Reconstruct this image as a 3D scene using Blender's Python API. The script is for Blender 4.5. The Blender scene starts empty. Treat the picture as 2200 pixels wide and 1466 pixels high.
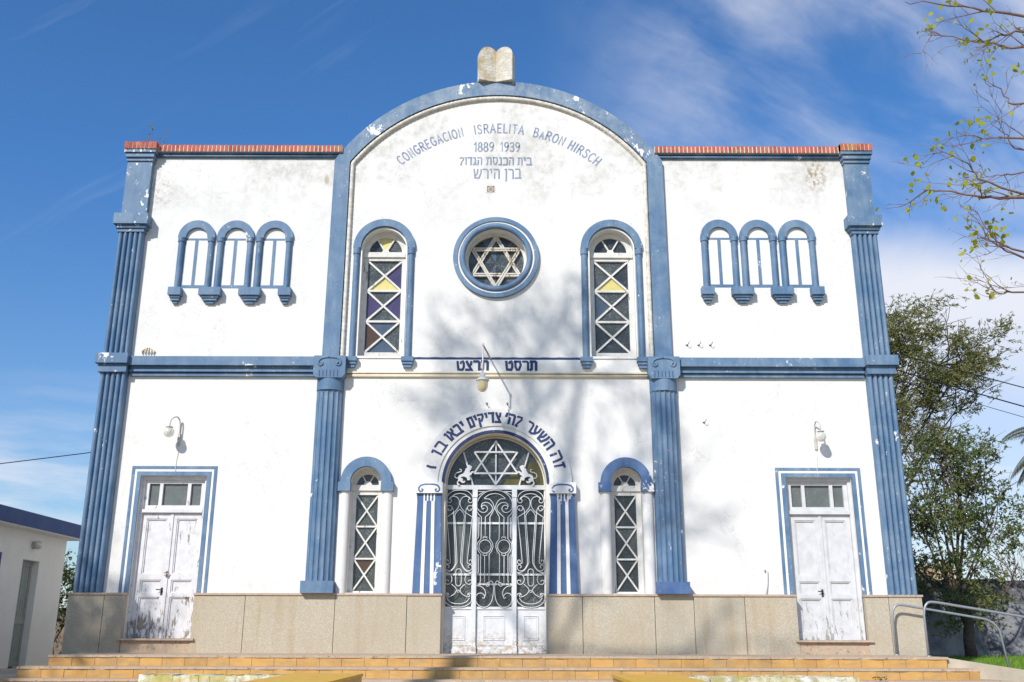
import bpy, math, random
from math import sin, cos, pi, radians, sqrt, atan2
from mathutils import Vector, Matrix
from mathutils.geometry import tessellate_polygon

# ------------------------------------------------------------------ camera, sky, sun, exposure
S = bpy.context.scene
COL = S.collection
PIT, ROLL = radians(16.82), radians(-.161)
CAM = Vector((.281, -17.8, .267))
fw = Vector((0, cos(PIT), sin(PIT))); r0 = Vector((1, 0, 0)); u0 = Vector((0, -sin(PIT), cos(PIT)))
rt = cos(ROLL) * r0 - sin(ROLL) * u0
up = sin(ROLL) * r0 + cos(ROLL) * u0
cd = bpy.data.cameras.new('camera')
cd.sensor_width = 36; cd.lens = 2108 / 2200 * 36; cd.clip_end = 3000; cd.clip_start = .05
cam = bpy.data.objects.new('camera', cd); COL.objects.link(cam)
m = Matrix.Identity(4)
for i in range(3):
    m[i][0] = rt[i]; m[i][1] = up[i]; m[i][2] = -fw[i]; m[i][3] = CAM[i]
cam.matrix_world = m
S.camera = cam

SUN = Vector((-.55, -1, .8)).normalized()
sl = bpy.data.lights.new('sun', 'SUN'); sl.energy = 3.9; sl.angle = radians(.8); sl.color = (1, .955, .89)
so = bpy.data.objects.new('sun', sl); COL.objects.link(so)
so.rotation_euler = SUN.to_track_quat('Z', 'Y').to_euler()
S.view_settings.view_transform = 'Standard'; S.view_settings.look = 'None'
S.view_settings.exposure = .27; S.view_settings.gamma = 1
S.cycles.max_bounces = 6
S.cycles.transparent_max_bounces = 12


class NT:
    """tiny node-tree writer"""
    def __init__(s, tree):
        s.t = tree; s.n = tree.nodes; s.l = tree.links

    def new(s, kind, ins=None, **kw):
        n = s.n.new(kind)
        for k, v in kw.items(): setattr(n, k, v)
        for k, v in (ins or {}).items(): s.set(n.inputs[k], v)
        return n

    def set(s, sock, v):
        if hasattr(v, 'is_output'): s.l.new(v, sock)
        else: sock.default_value = v

    def noise(s, vec, scale, detail=4, rough=.55, dist=0):
        n = s.new('ShaderNodeTexNoise', {'Vector': vec, 'Scale': scale, 'Detail': detail, 'Roughness': rough, 'Distortion': dist})
        return n.outputs['Fac']

    def map(s, v, a, b, c=0., d=1., smooth=False):
        n = s.new('ShaderNodeMapRange', {'Value': v, 'From Min': a, 'From Max': b, 'To Min': c, 'To Max': d})
        if smooth: n.interpolation_type = 'SMOOTHSTEP'
        return n.outputs[0]

    def math(s, op, a, b=0., clamp=False):
        n = s.new('ShaderNodeMath', operation=op); n.use_clamp = clamp
        s.set(n.inputs[0], a); s.set(n.inputs[1], b)
        return n.outputs[0]

    def mix(s, f, a, b, mode='MIX'):
        n = s.new('ShaderNodeMix', data_type='RGBA', blend_type=mode)
        s.set(n.inputs[0], f)
        for i, v in ((6, a), (7, b)):
            if isinstance(v, tuple) and len(v) == 3: v = v + (1,)
            s.set(n.inputs[i], v)
        return n.outputs[2]

    def scale(s, vec, sc, loc=(0, 0, 0)):
        return s.new('ShaderNodeMapping', {'Vector': vec, 'Scale': sc, 'Location': loc}).outputs[0]

    def xyz(s, vec):
        n = s.new('ShaderNodeSeparateXYZ', {0: vec}); return n.outputs


W = bpy.data.worlds.new('World'); S.world = W; W.use_nodes = True
w = NT(W.node_tree); w.n.clear()
sky = w.new('ShaderNodeTexSky', sky_type='NISHITA', sun_disc=False)
sky.sun_elevation = math.asin(SUN.z); sky.sun_rotation = atan2(SUN.x, SUN.y) % (2 * pi)
sky.altitude = 100; sky.air_density = 1.0; sky.dust_density = .6; sky.ozone_density = 2.6
tc = w.new('ShaderNodeTexCoord').outputs['Generated']
x, y, z = w.xyz(tc)
yc = w.math('MAXIMUM', y, .08)
u = w.math('DIVIDE', x, yc); v = w.math('DIVIDE', w.math('MAXIMUM', z, 0.), yc)
uv = w.new('ShaderNodeCombineXYZ', {0: u, 1: v, 2: 0.}).outputs[0]
warp = w.new('ShaderNodeTexNoise', {'Vector': uv, 'Scale': 2.2, 'Detail': 5}).outputs['Color']
uvw = w.new('ShaderNodeVectorMath', {0: uv, 1: w.new('ShaderNodeVectorMath', {0: warp, 1: (.16, .16, 0)}, operation='MULTIPLY').outputs[0]}, operation='ADD').outputs[0]


def streak(ang, sx, sy, sc, loc, detail=7):
    n = w.new('ShaderNodeMapping', {'Vector': uvw, 'Rotation': (0, 0, radians(ang)), 'Scale': (1, 1, 1)}).outputs[0]
    return w.noise(w.scale(n, (sx, sy, 1), loc), sc, detail, .58, .3)


# high wispy cirrus over the right half of the sky
rgt = w.map(u, .02, .24, 0, 1, True)
wis = streak(38, 1.1, 3.0, 2.6, (4.1, 1.2, 0), 9)
soft = w.noise(uvw, 2.4, 6, .55, .3)
c1 = w.math('MULTIPLY', w.map(w.math('ADD', w.math('MULTIPLY', wis, .42), w.math('MULTIPLY', soft, .58)), .36, .66, 0, .74, True), rgt)
# a bright bank low on the right
dv = w.math('ADD', v, w.math('MULTIPLY', w.math('SUBTRACT', soft, .5), .16))
bk = w.math('MULTIPLY', w.map(dv, .44, .36, 0, 1, True), w.map(dv, .19, .33, .5, 1, True))
c2 = w.math('MULTIPLY', bk, w.map(u, .20, .38, 0, .95, True))
# thin flat bands near the horizon
band = streak(4, 1.2, 9, 1.7, (2.7, .4, 0), 8)
c3 = w.math('MULTIPLY', w.map(band, .42, .70, 0, .85, True), w.map(v, .30, .10, 0, 1, True))
# faint slanting trails high on the left
tr = streak(-38, .6, 6.5, 1.25, (.7, 2.3, 0), 6)
c4 = w.math('MULTIPLY', w.map(tr, .55, .76, 0, .30, True), w.map(u, .05, -.15, 0, 1, True))
cl = w.math('MAXIMUM', w.math('MAXIMUM', c1, c2), w.math('MAXIMUM', c3, c4))
cl = w.math('MULTIPLY', cl, w.map(z, -.02, .03, 0, 1))
tint = w.mix(w.map(z, .05, .42, 0, 1), (.60, .66, .72), (.36, .66, .93))
skyc = w.mix(1, sky.outputs[0], tint, 'MULTIPLY')
cloud = w.mix(cl, skyc, (4.7, 4.85, 5.3))
bg = w.new('ShaderNodeBackground', {'Color': cloud, 'Strength': .15})
w.l.new(bg.outputs[0], w.new('ShaderNodeOutputWorld').inputs[0])

# ------------------------------------------------------------------ materials
M = {}


def mat(name, fn, rough=.8, spec=.3):
    mt = bpy.data.materials.new(name); mt.use_nodes = True
    k = NT(mt.node_tree); k.n.clear()
    b = k.new('ShaderNodeBsdfPrincipled', {'Roughness': rough, 'Specular IOR Level': spec})
    k.l.new(b.outputs[0], k.new('ShaderNodeOutputMaterial').inputs[0])
    g = k.new('ShaderNodeNewGeometry').outputs['Position']
    o = k.new('ShaderNodeTexCoord').outputs['Object']
    k.bsdf = b; k.isl = k.new('ShaderNodeNewGeometry').outputs['Random Per Island']
    fn(k, b, o, g)
    M[name] = mt
    return mt


def bump(k, b, h, dist, strength=.5):
    n = k.new('ShaderNodeBump', {'Height': h, 'Distance': dist, 'Strength': strength})
    k.l.new(n.outputs[0], b.inputs['Normal'])


def setc(k, b, c): k.set(b.inputs['Base Color'], c if not isinstance(c, tuple) else c + (1,))


def f_plaster(k, b, o, g):
    X, Y, Z = k.xyz(g)
    big = k.noise(g, .9, 6, .6, .4); mid = k.noise(g, 4.5, 6, .65, .3); fine = k.noise(g, 38, 4, .6)
    c = k.mix(k.map(big, .35, .7), (.725, .705, .675), (.68, .665, .638))
    hi = k.map(Z, 7.6, 9.4, 0, 1, True)
    st = k.math('MULTIPLY', k.map(k.math('MULTIPLY', big, k.math('ADD', mid, .5)), .42, .62, 0, 1, True), k.map(hi, 0, 1, .04, .75))
    st = k.math('MULTIPLY', st, k.map(k.noise(g, 8, 7, .72, .3), .40, .60, .18, 1))
    c = k.mix(k.math('MULTIPLY', st, .8), c, (.42, .395, .345))
    drip = k.noise(k.scale(g, (7, 7, .5)), 1.3, 5, .6)
    c = k.mix(k.math('MULTIPLY', k.map(drip, .57, .74), k.map(hi, 0, 1, .06, .42)), c, (.5, .47, .42))
    # hairline cracks
    gd = k.new('ShaderNodeVectorMath', {0: g, 1: k.new('ShaderNodeTexNoise', {'Vector': g, 'Scale': 3.5, 'Detail': 5}).outputs['Color']}, operation='ADD').outputs[0]
    vo = k.new('ShaderNodeTexVoronoi', {'Vector': gd, 'Scale': 1.25}, feature='DISTANCE_TO_EDGE').outputs['Distance']
    cr = k.math('MULTIPLY', k.map(vo, .0, .014, 1, 0), k.map(k.noise(g, .8, 2), .42, .58))
    c = k.mix(k.math('MULTIPLY', cr, .34), c, (.33, .3, .27))
    # the brown scar under the right-hand parapet and the bare patch left of the arch
    for (cx, cz, rx, rz, col, lo) in ((6.33, 9.16, .30, .52, (.30, .20, .09), .47), (-3.42, 9.0, .07, .15, (.42, .36, .27), .30), (-6.75, 8.75, .45, .6, (.42, .4, .36), .5)):
        dv = k.new('ShaderNodeCombineXYZ', {0: k.math('DIVIDE', k.math('SUBTRACT', X, cx), rx), 1: 0., 2: k.math('DIVIDE', k.math('SUBTRACT', Z, cz), rz)}).outputs[0]
        ln = k.new('ShaderNodeVectorMath', {0: dv}, operation='LENGTH').outputs['Value']
        f = k.math('MULTIPLY', k.map(ln, .35, 1, 1, 0, True), k.map(k.noise(g, 11, 6, .7), lo, lo + .12, 0, 1))
        c = k.mix(k.math('MULTIPLY', f, .85), c, col)
    # splash dirt just over the plinth
    c = k.mix(k.math('MULTIPLY', k.map(Z, 1.0, 1.5, .5, 0, True), k.map(mid, .48, .7)), c, (.5, .46, .4))
    setc(k, b, c)
    bump(k, b, k.math('ADD', k.math('MULTIPLY', big, 2.2), k.math('ADD', mid, k.math('MULTIPLY', fine, .25))), .014, .55)


def blue(base, fade, chips=.0, name='blue_paint'):
    def f(k, b, o, g):
        X, Y, Z = k.xyz(g)
        big = k.noise(g, 1.7, 6, .65, .5); mid = k.noise(k.scale(g, (6, 6, 4)), 1, 8, .72, .2); fine = k.noise(g, 45, 3)
        c = k.mix(k.map(k.math('ADD', big, k.math('MULTIPLY', k.math('SUBTRACT', k.noise(k.scale(g, (3, 3, .5)), 2, 6, .7), .5), .5)), .38, .66), base, fade)
        c = k.mix(k.math('MULTIPLY', k.map(k.noise(k.scale(g, (9, 9, 1.2)), 1, 4), .4, .75), .35), c, tuple(v * .7 for v in base))
        hi = k.map(Z, 7.8, 10.8, 0, 1, True)
        c = k.mix(k.math('MULTIPLY', hi, k.map(k.noise(g, 3.3, 7, .7), .44, .66, 0, .62)), c, (.33, .37, .42))
        th = k.math('SUBTRACT', k.map(k.noise(g, .95, 4), .45, .64, .80 - chips, .60 - chips), k.math('MULTIPLY', hi, .05))
        ch = k.map(k.math('SUBTRACT', mid, th), 0, .015)
        small = k.map(k.math('ADD', k.noise(k.scale(g, (20, 20, 14)), 1, 5, .7), k.math('MULTIPLY', k.math('SUBTRACT', big, .5), .25)), .665, .685)
        c = k.mix(k.math('MULTIPLY', small, .8), c, (.66, .66, .65))
        c = k.mix(ch, c, (.76, .75, .72))
        setc(k, b, c)
        bump(k, b, k.math('ADD', k.math('MULTIPLY', ch, -.5), k.math('ADD', big, k.math('MULTIPLY', fine, .3))), .008, .5)
        k.set(b.inputs['Roughness'], k.map(big, .3, .7, .5, .75))
    mat(name, f, .6, .35)


def f_stone(k, b, o, g):
    sp = k.noise(g, 95, 3, .75); sp2 = k.noise(g, 38, 5, .7); big = k.noise(g, 1.4, 5, .6, .4)
    c = k.mix(k.map(k.math('ADD', k.math('MULTIPLY', sp, .5), k.math('MULTIPLY', k.noise(g, 60, 2, .6), .5)), .38, .62), (.30, .265, .205), (.70, .62, .49))
    c = k.mix(k.map(sp2, .42, .64, 0, .75), c, (.36, .31, .235))
    c = k.mix(k.map(big, .42, .72, 0, .55), c, (.40, .30, .18))
    c = k.mix(k.map(k.isl, 0, 1, 0, .5), c, (.42, .375, .29))
    dr = k.noise(k.scale(g, (5, 5, .35)), 1, 4)
    c = k.mix(k.map(dr, .55, .75, 0, .45), c, (.34, .24, .13))
    setc(k, b, c); bump(k, b, sp, .003, .5)


def f_cap(k, b, o, g):
    n = k.noise(g, 14, 6, .65)
    setc(k, b, k.mix(k.map(n, .35, .7), (.52, .39, .30), (.36, .29, .23))); bump(k, b, n, .006, .4)


def f_brick(k, b, o, g):
    n = k.noise(g, 9, 6, .65); big = k.noise(g, 1.2, 4, .6)
    c = k.mix(k.isl, (.46, .115, .085), (.33, .075, .055))
    c = k.mix(k.map(n, .45, .7, 0, .6), c, (.58, .23, .13))
    c = k.mix(k.map(k.math('ADD', big, k.math('MULTIPLY', n, .3)), .68, .78, 0, .8), c, (.38, .24, .06))
    c = k.mix(k.map(k.noise(g, 30, 4), .62, .72, 0, .7), c, (.12, .09, .06))
    setc(k, b, c); bump(k, b, n, .006, .6)


def f_mortar(k, b, o, g):
    n = k.noise(g, 25, 5); setc(k, b, k.mix(n, (.74, .68, .60), (.52, .44, .36)))


def wood(white, bare, amount, name):
    def f(k, b, o, g):
        X, Y, Z = k.xyz(g)
        gr = k.noise(k.scale(g, (34, 34, 2.2)), 1, 6, .7, .3); pl = k.noise(k.scale(g, (15, 15, 4)), 1, 8, .72, .4); big = k.noise(g, 2.3, 3)
        bc = k.mix(k.map(gr, .3, .7), bare, tuple(v * .6 for v in bare))
        wc = k.mix(k.map(k.noise(g, 7, 5), .4, .75), white, tuple(v * .82 for v in white))
        wear = k.math('ADD', k.map(Z, .2, 1.25, .14, -.01), k.map(big, .4, .66, 0, .09))
        f_ = k.map(k.math('ADD', pl, wear), .68 - amount, .715 - amount)
        setc(k, b, k.mix(f_, wc, bc))
        bump(k, b, k.math('ADD', k.math('MULTIPLY', f_, -1), k.math('MULTIPLY', gr, .6)), .005, .6)
    mat(name, f, .75, .25)


def f_metalwhite(k, b, o, g):
    X, Y, Z = k.xyz(g)
    n = k.noise(g, 6, 6, .65); r = k.noise(g, 16, 7, .7)
    c = k.mix(k.map(n, .4, .72), (.66, .665, .675), (.54, .55, .56))
    c = k.mix(k.math('MULTIPLY', k.map(Z, .0, .5, 1, 0), k.map(r, .47, .6)), c, (.40, .28, .15))
    c = k.mix(k.map(r, .70, .74), c, (.38, .3, .22))
    setc(k, b, c); bump(k, b, n, .003, .3)


def glass(col, speck, name, rough=.16):
    def f(k, b, o, g):
        n = k.noise(g, 55, 4, .7); s = k.noise(g, 42, 5, .85); d = k.noise(g, 4.5, 4)
        f1 = k.math('MULTIPLY', k.map(s, .54, .66), k.map(d, .36, .58, .1, 1))
        f1 = k.math('MULTIPLY', f1, speck)
        c = k.mix(f1, k.mix(d, col, tuple(v * 1.7 + .006 for v in col)), (.42, .43, .42))
        setc(k, b, c); bump(k, b, n, .004, .35)
        k.set(b.inputs['Roughness'], k.map(f1, 0, 1, rough, .6))
    mat(name, f, rough, .45)


def f_tile(k, b, o, g):
    n = k.noise(g, 5, 6, .65); fine = k.noise(g, 40, 4); X, Y, Z = k.xyz(g)
    c = k.mix(k.isl, (.55, .30, .09), (.42, .235, .08))
    c = k.mix(k.map(n, .42, .72, 0, .6), c, (.62, .40, .13))
    c = k.mix(k.map(k.noise(k.scale(g, (3, 3, 16)), 1, 5), .50, .70, 0, .75), c, (.34, .25, .14))
    setc(k, b, c); bump(k, b, fine, .002, .3); k.set(b.inputs['Roughness'], k.map(n, .3, .7, .35, .65))


def f_concrete(k, b, o, g):
    n = k.noise(g, 7, 8, .68); fine = k.noise(g, 60, 3)
    c = k.mix(k.map(n, .32, .7), (.50, .36, .24), (.40, .33, .26))
    c = k.mix(k.map(k.noise(g, 18, 6, .7), .56, .68), c, (.16, .12, .09))
    c = k.mix(k.map(k.noise(g, 26, 5, .7), .62, .68), c, (.66, .60, .52))
    setc(k, b, c); bump(k, b, k.math('ADD', n, k.math('MULTIPLY', fine, .3)), .012, .6)


def f_paving(k, b, o, g):
    n = k.noise(g, 2.5, 8, .65); fine = k.noise(g, 50, 3)
    setc(k, b, k.mix(k.map(k.math('ADD', n, k.math('MULTIPLY', fine, .25)), .4, .8), (.56, .48, .37), (.40, .34, .26))); bump(k, b, fine, .005, .5)


def f_soil(k, b, o, g):
    n = k.noise(g, .6, 8, .65); setc(k, b, k.mix(k.map(n, .4, .65), (.05, .08, .02), (.11, .10, .05))); bump(k, b, k.noise(g, 20, 4), .02, .6)


def f_grass(k, b, o, g):
    n = k.noise(g, 1.3, 4); c = k.mix(k.isl, (.07, .17, .012), (.15, .28, .03))
    setc(k, b, k.mix(k.map(n, .45, .7, 0, .5), c, (.20, .25, .05)))


def f_gwall(k, b, o, g):
    X, Y, Z = k.xyz(g)
    n = k.noise(k.scale(g, (1, 1, .55)), 1.3, 8, .68, .6); f = k.noise(g, 7, 8, .7)
    c = k.mix(k.map(n, .38, .62), (.10, .10, .115), (.36, .36, .38))  # mottle holds dappled tree shade in the colour, along with black stains
    c = k.mix(k.math('MULTIPLY', k.map(Z, 1.0, 1.9, 0, 1, True), .85), c, (.055, .05, .055))
    c = k.mix(k.map(f, .55, .68, 0, .6), c, (.46, .46, .47))
    setc(k, b, c); bump(k, b, f, .02, .6)


def f_sidewall(k, b, o, g):
    n = k.noise(g, 2.2, 6, .6); f = k.noise(g, 30, 4)
    c = k.mix(k.map(n, .4, .7), (.88, .83, .75), (.82, .77, .69))
    setc(k, b, k.mix(k.map(k.noise(g, 5, 6, .7), .68, .74, 0, .35), c, (.4, .37, .33))); bump(k, b, f, .004, .4)


def f_whitewash(k, b, o, g):
    n = k.noise(g, 8, 8, .72, .3); l = k.noise(g, 3.0, 7, .7); X, Y, Z = k.xyz(g)
    c = k.mix(k.map(n, .46, .60), (.76, .74, .69), (.36, .33, .26))
    c = k.mix(k.math('MULTIPLY', k.map(l, .42, .58), k.map(Z, -.3, -.03, .35, 1)), c, (.42, .36, .09))
    c = k.mix(k.map(k.noise(g, 19, 6, .7), .60, .66), c, (.10, .085, .06))
    setc(k, b, c); bump(k, b, n, .012, .6)


def f_yellowtop(k, b, o, g):
    n = k.noise(g, 6, 7, .65)
    c = k.mix(k.map(n, .35, .7), (.66, .37, .025), (.54, .33, .05))
    setc(k, b, k.mix(k.map(k.noise(g, 15, 6, .7), .6, .7, 0, .6), c, (.25, .2, .1))); bump(k, b, n, .006, .4)


def f_pipe(k, b, o, g):
    n = k.noise(g, 9, 5); setc(k, b, k.mix(n, (.33, .35, .38), (.24, .25, .27))); k.set(b.inputs['Metallic'], .35)


def f_rust(k, b, o, g):
    n = k.noise(g, 22, 5); setc(k, b, k.mix(k.map(n, .42, .6), (.46, .42, .38), (.27, .16, .09)))


def f_oldstone(k, b, o, g):
    n = k.noise(g, 6, 8, .7, .4); X, Y, Z = k.xyz(g)
    c = k.mix(k.map(n, .36, .64), (.70, .67, .60), (.46, .42, .34))
    li = k.math('MULTIPLY', k.map(k.noise(g, 4.5, 7, .7), .44, .56), k.map(X, -.12, .05, .9, .12))
    li = k.math('MULTIPLY', li, k.map(Z, 11.2, 11.95, .45, 1))
    c = k.mix(li, c, (.40, .26, .05))
    c = k.mix(k.map(k.noise(g, 24, 6, .75), .60, .68), c, (.13, .11, .08))
    setc(k, b, c); bump(k, b, n, .02, .7)


def plain(name, c1, c2, sc=8, rough=.75, spec=.3, bd=.004):
    def f(k, b, o, g):
        n = k.noise(g, sc, 6, .65); setc(k, b, k.mix(k.map(n, .35, .68), c1, c2)); bump(k, b, n, bd, .4)
    mat(name, f, rough, spec)


def leafmat(name, c1, c2, c3):
    def f(k, b, o, g):
        n = k.noise(g, 1.1, 3); c = k.mix(k.isl, c1, c2)
        setc(k, b, k.mix(k.map(n, .42, .68, 0, .8), c, c3))
        b.inputs['Subsurface Weight'].default_value = 0
        # thin leaves let light through
        tr = k.new('ShaderNodeBsdfTranslucent', {'Color': k.mix(k.isl, c1, c2)})
        mx = k.new('ShaderNodeMixShader', {0: .38})
        out = [n_ for n_ in k.n if n_.type == 'OUTPUT_MATERIAL'][0]
        k.l.new(b.outputs[0], mx.inputs[1]); k.l.new(tr.outputs[0], mx.inputs[2]); k.l.new(mx.outputs[0], out.inputs[0])
    mat(name, f, .55, .3)


mat('plaster', f_plaster, .88, .15)
blue((.080, .158, .270), (.172, .250, .348), .03)
blue((.055, .115, .26), (.10, .17, .31), .07, 'deep_or_shaded_blue')  # entrance pilasters' deeper blue, also painted shade on right-hand window and column base
blue((.018, .035, .115), (.035, .06, .16), .0, 'navy_paint')
blue((.17, .215, .32), (.26, .30, .39), -.08, 'faded_letter_paint')
mat('stone', f_stone, .85, .2); mat('cap_stone', f_cap, .8, .2); mat('brick', f_brick, .85, .2); mat('mortar', f_mortar, .9, .1)
wood((.69, .675, .68), (.34, .295, .25), .03, 'peeling_wood')
wood((.60, .60, .605), (.40, .37, .33), -.025, 'painted_wood')
wood((.68, .665, .625), (.32, .25, .17), .02, 'window_wood')
wood((.60, .56, .50), (.30, .22, .14), .12, 'star_wood')
mat('white_metal', f_metalwhite, .5, .4)
glass((.04, .047, .046), .95, 'grey_glass'); glass((.02, .025, .028), .45, 'dark_glass', .12)
glass((.44, .38, .13), .25, 'yellow_glass', .3); glass((.042, .033, .085), .15, 'purple_glass'); glass((.055, .03, .018), .1, 'brown_glass')
glass((.05, .07, .10), .08, 'blue_glass'); glass((.07, .06, .012), .1, 'olive_glass'); glass((.085, .095, .09), .3, 'pale_glass', .22)
mat('tile', f_tile, .5, .35); mat('concrete', f_concrete, .9, .15); mat('paving', f_paving, .9, .15); mat('soil', f_soil, .95, .1)
mat('grass_blades', f_grass, .6, .25); mat('garden_wall', f_gwall, .9, .1); mat('side_wall', f_sidewall, .88, .15)
mat('whitewash', f_whitewash, .9, .15); mat('yellow_top', f_yellowtop, .6, .3); mat('pipe', f_pipe, .42, .5); mat('rusty_pipe', f_rust, .6, .3)
mat('old_stone', f_oldstone, .92, .1)
plain('white_trim', (.82, .80, .765), (.72, .69, .64), 5)
plain('cream_trim', (.74, .66, .50), (.60, .53, .40), 6)
plain('rope_trim', (.74, .70, .63), (.45, .41, .35), 11)
plain('worn_letters', (.40, .36, .29), (.62, .57, .49), 30)
plain('slate_blue', (.055, .085, .20), (.07, .105, .23), 3)
plain('green_wood', (.36, .38, .34), (.30, .32, .28), 14)
plain('black_iron', (.03, .028, .025), (.07, .05, .035), 20)
plain('cable', (.012, .012, .013), (.02, .02, .02), 20)
plain('lamp_metal', (.55, .53, .50), (.40, .37, .33), 12, .45, .4)
plain('lamp_white', (.74, .73, .70), (.62, .59, .54), 12, .5, .4)
plain('far_ochre', (.55, .38, .20), (.48, .40, .30), 2)
plain('far_white', (.72, .71, .70), (.60, .58, .56), 2)
plain('far_roof', (.30, .17, .11), (.24, .15, .11), 2)
plain('bark', (.085, .065, .05), (.16, .125, .10), 16, .9, .1, .02)
plain('dark_bark', (.04, .03, .024), (.085, .064, .05), 16, .9, .1, .02)
plain('twig', (.16, .10, .085), (.24, .16, .13), 25, .8, .2)
plain('palm_trunk', (.16, .12, .09), (.25, .20, .15), 9, .9, .1, .02)
leafmat('feather_leaf', (.10, .13, .035), (.22, .235, .07), (.30, .25, .09))
leafmat('bush_leaf', (.075, .125, .04), (.18, .235, .07), (.26, .26, .08))
leafmat('spring_leaf', (.24, .31, .02), (.36, .37, .025), (.42, .38, .03))
leafmat('shade_leaf', (.06, .10, .03), (.09, .13, .035), (.08, .11, .03))
leafmat('hedge_leaf', (.03, .07, .018), (.07, .12, .03), (.13, .12, .03))
leafmat('palm_leaf', (.05, .065, .025), (.09, .10, .045), (.15, .125, .06))


def f_lampglass(k, b, o, g):
    b.inputs['Transmission Weight'].default_value = .55
    setc(k, b, (.90, .89, .82))


mat('globe_glass', f_lampglass, .12, .5)


def f_lampyel(k, b, o, g):
    b.inputs['Transmission Weight'].default_value = .25
    n = k.noise(g, 9, 4); setc(k, b, k.mix(n, (.72, .62, .36), (.55, .47, .28)))


mat('amber_glass', f_lampyel, .2, .5)


# ------------------------------------------------------------------ mesh helpers
class MB:
    def __init__(s): s.v = []; s.f = []; s.mi = []; s.sm = []; s.cur = 0; s.smooth = False

    def add(s, vs, fs):
        o = len(s.v); s.v += [tuple(p) for p in vs]
        for f in fs: s.f.append(tuple(i + o for i in f)); s.mi.append(s.cur); s.sm.append(s.smooth)
        return s

    def box(s, x0, x1, y0, y1, z0, z1):
        x0, x1 = min(x0, x1), max(x0, x1); y0, y1 = min(y0, y1), max(y0, y1); z0, z1 = min(z0, z1), max(z0, z1)
        return s.add([(x0, y0, z0), (x1, y0, z0), (x1, y1, z0), (x0, y1, z0), (x0, y0, z1), (x1, y0, z1), (x1, y1, z1), (x0, y1, z1)],
                     [(0, 3, 2, 1), (4, 5, 6, 7), (0, 1, 5, 4), (1, 2, 6, 5), (2, 3, 7, 6), (3, 0, 4, 7)])

    def prism(s, loops, y0, y1, back=True):
        """outline (x,z) with holes, pushed from the front y0 to y1"""
        if isinstance(loops[0][0], (int, float)): loops = [loops]
        tri = tessellate_polygon([[Vector((p[0], p[1], 0)) for p in l] for l in loops])
        fl = [p for l in loops for p in l]; n = len(fl)
        vs = [(p[0], y0, p[1]) for p in fl] + [(p[0], y1, p[1]) for p in fl]
        fs = []
        for t in tri:
            a, b_, c = [fl[i] for i in t]
            ar = (b_[0] - a[0]) * (c[1] - a[1]) - (b_[1] - a[1]) * (c[0] - a[0])
            if abs(ar) < 1e-12: continue
            t = t if ar > 0 else (t[0], t[2], t[1])
            fs.append(tuple(t))
            if back: fs.append((t[0] + n, t[2] + n, t[1] + n))
        o = 0
        for li, l in enumerate(loops):
            ar = sum(l[i][0] * l[(i + 1) % len(l)][1] - l[(i + 1) % len(l)][0] * l[i][1] for i in range(len(l)))
            fwd = (ar > 0) == (li == 0)
            for i in range(len(l)):
                a, b_ = o + i, o + (i + 1) % len(l)
                fs.append((a, a + n, b_ + n, b_) if fwd else (a, b_, b_ + n, a + n))
            o += len(l)
        return s.add(vs, fs)

    def tube(s, pts, r, n=6, cap=True, closed=False):
        P = [Vector(p) for p in pts]; k = len(P)
        R = r if isinstance(r, (list, tuple)) else [r] * k
        vs = []; fs = []; u = None
        for i in range(k):
            if closed: t = P[(i + 1) % k] - P[i - 1]
            else: t = P[min(i + 1, k - 1)] - P[max(i - 1, 0)]
            if t.length < 1e-9: t = Vector((0, 0, 1))
            t.normalize()
            if u is None: u = t.orthogonal().normalized()
            u = u - t * u.dot(t)
            if u.length < 1e-6: u = t.orthogonal()
            u.normalize(); v_ = t.cross(u)
            for j in range(n):
                a = 2 * pi * j / n; vs.append(P[i] + (u * cos(a) + v_ * sin(a)) * R[i])
        for i in range(k if closed else k - 1):
            i2 = (i + 1) % k
            for j in range(n):
                j2 = (j + 1) % n; fs.append((i * n + j, i * n + j2, i2 * n + j2, i2 * n + j))
        if cap and not closed: fs.append(tuple(range(n - 1, -1, -1))); fs.append(tuple((k - 1) * n + j for j in range(n)))
        return s.add(vs, fs)

    def lathe(s, prof, c=(0, 0, 0), n=20):
        vs = []; fs = []
        for (r, z) in prof:
            for j in range(n):
                a = 2 * pi * j / n; vs.append((c[0] + r * cos(a), c[1] + r * sin(a), c[2] + z))
        for i in range(len(prof) - 1):
            for j in range(n):
                j2 = (j + 1) % n; fs.append((i * n + j, i * n + j2, (i + 1) * n + j2, (i + 1) * n + j))
        return s.add(vs, fs)

    def half(s, cx, z0, z1, rx, ry, n=8, y0=0., taper=1.):
        """half-round shaft standing on the wall"""
        pr = [(-rx, .02 + y0)] + [(-rx * cos(pi * i / n), y0 - ry * sin(pi * i / n)) for i in range(n + 1)] + [(rx, .02 + y0)]
        return s.shaft(cx, z0, z1, pr, taper)

    def shaft(s, cx, z0, z1, pr, taper=1.):
        k = len(pr); vs = [(cx + p[0], p[1], z0) for p in pr] + [(cx + p[0] * taper, p[1] * taper, z1) for p in pr]
        s.add(vs, [(i, i + 1, k + i + 1, k + i) for i in range(k - 1)]); sm = s.smooth; s.smooth = False
        s.add(vs, [tuple(range(k - 1, -1, -1)), tuple(range(k, 2 * k))]); s.smooth = sm
        return s

    def build(s, name, mats, parent=None, smooth=None):
        me = bpy.data.meshes.new(name); me.from_pydata(s.v, [], s.f)
        ms = mats if isinstance(mats, (list, tuple)) else [mats]
        for q in ms: me.materials.append(M[q])
        me.polygons.foreach_set('material_index', s.mi)
        me.polygons.foreach_set('use_smooth', s.sm if smooth is None else [smooth] * len(s.f))
        me.update()
        ob = bpy.data.objects.new(name, me); COL.objects.link(ob)
        if parent: ob.parent = parent
        return ob


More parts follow.
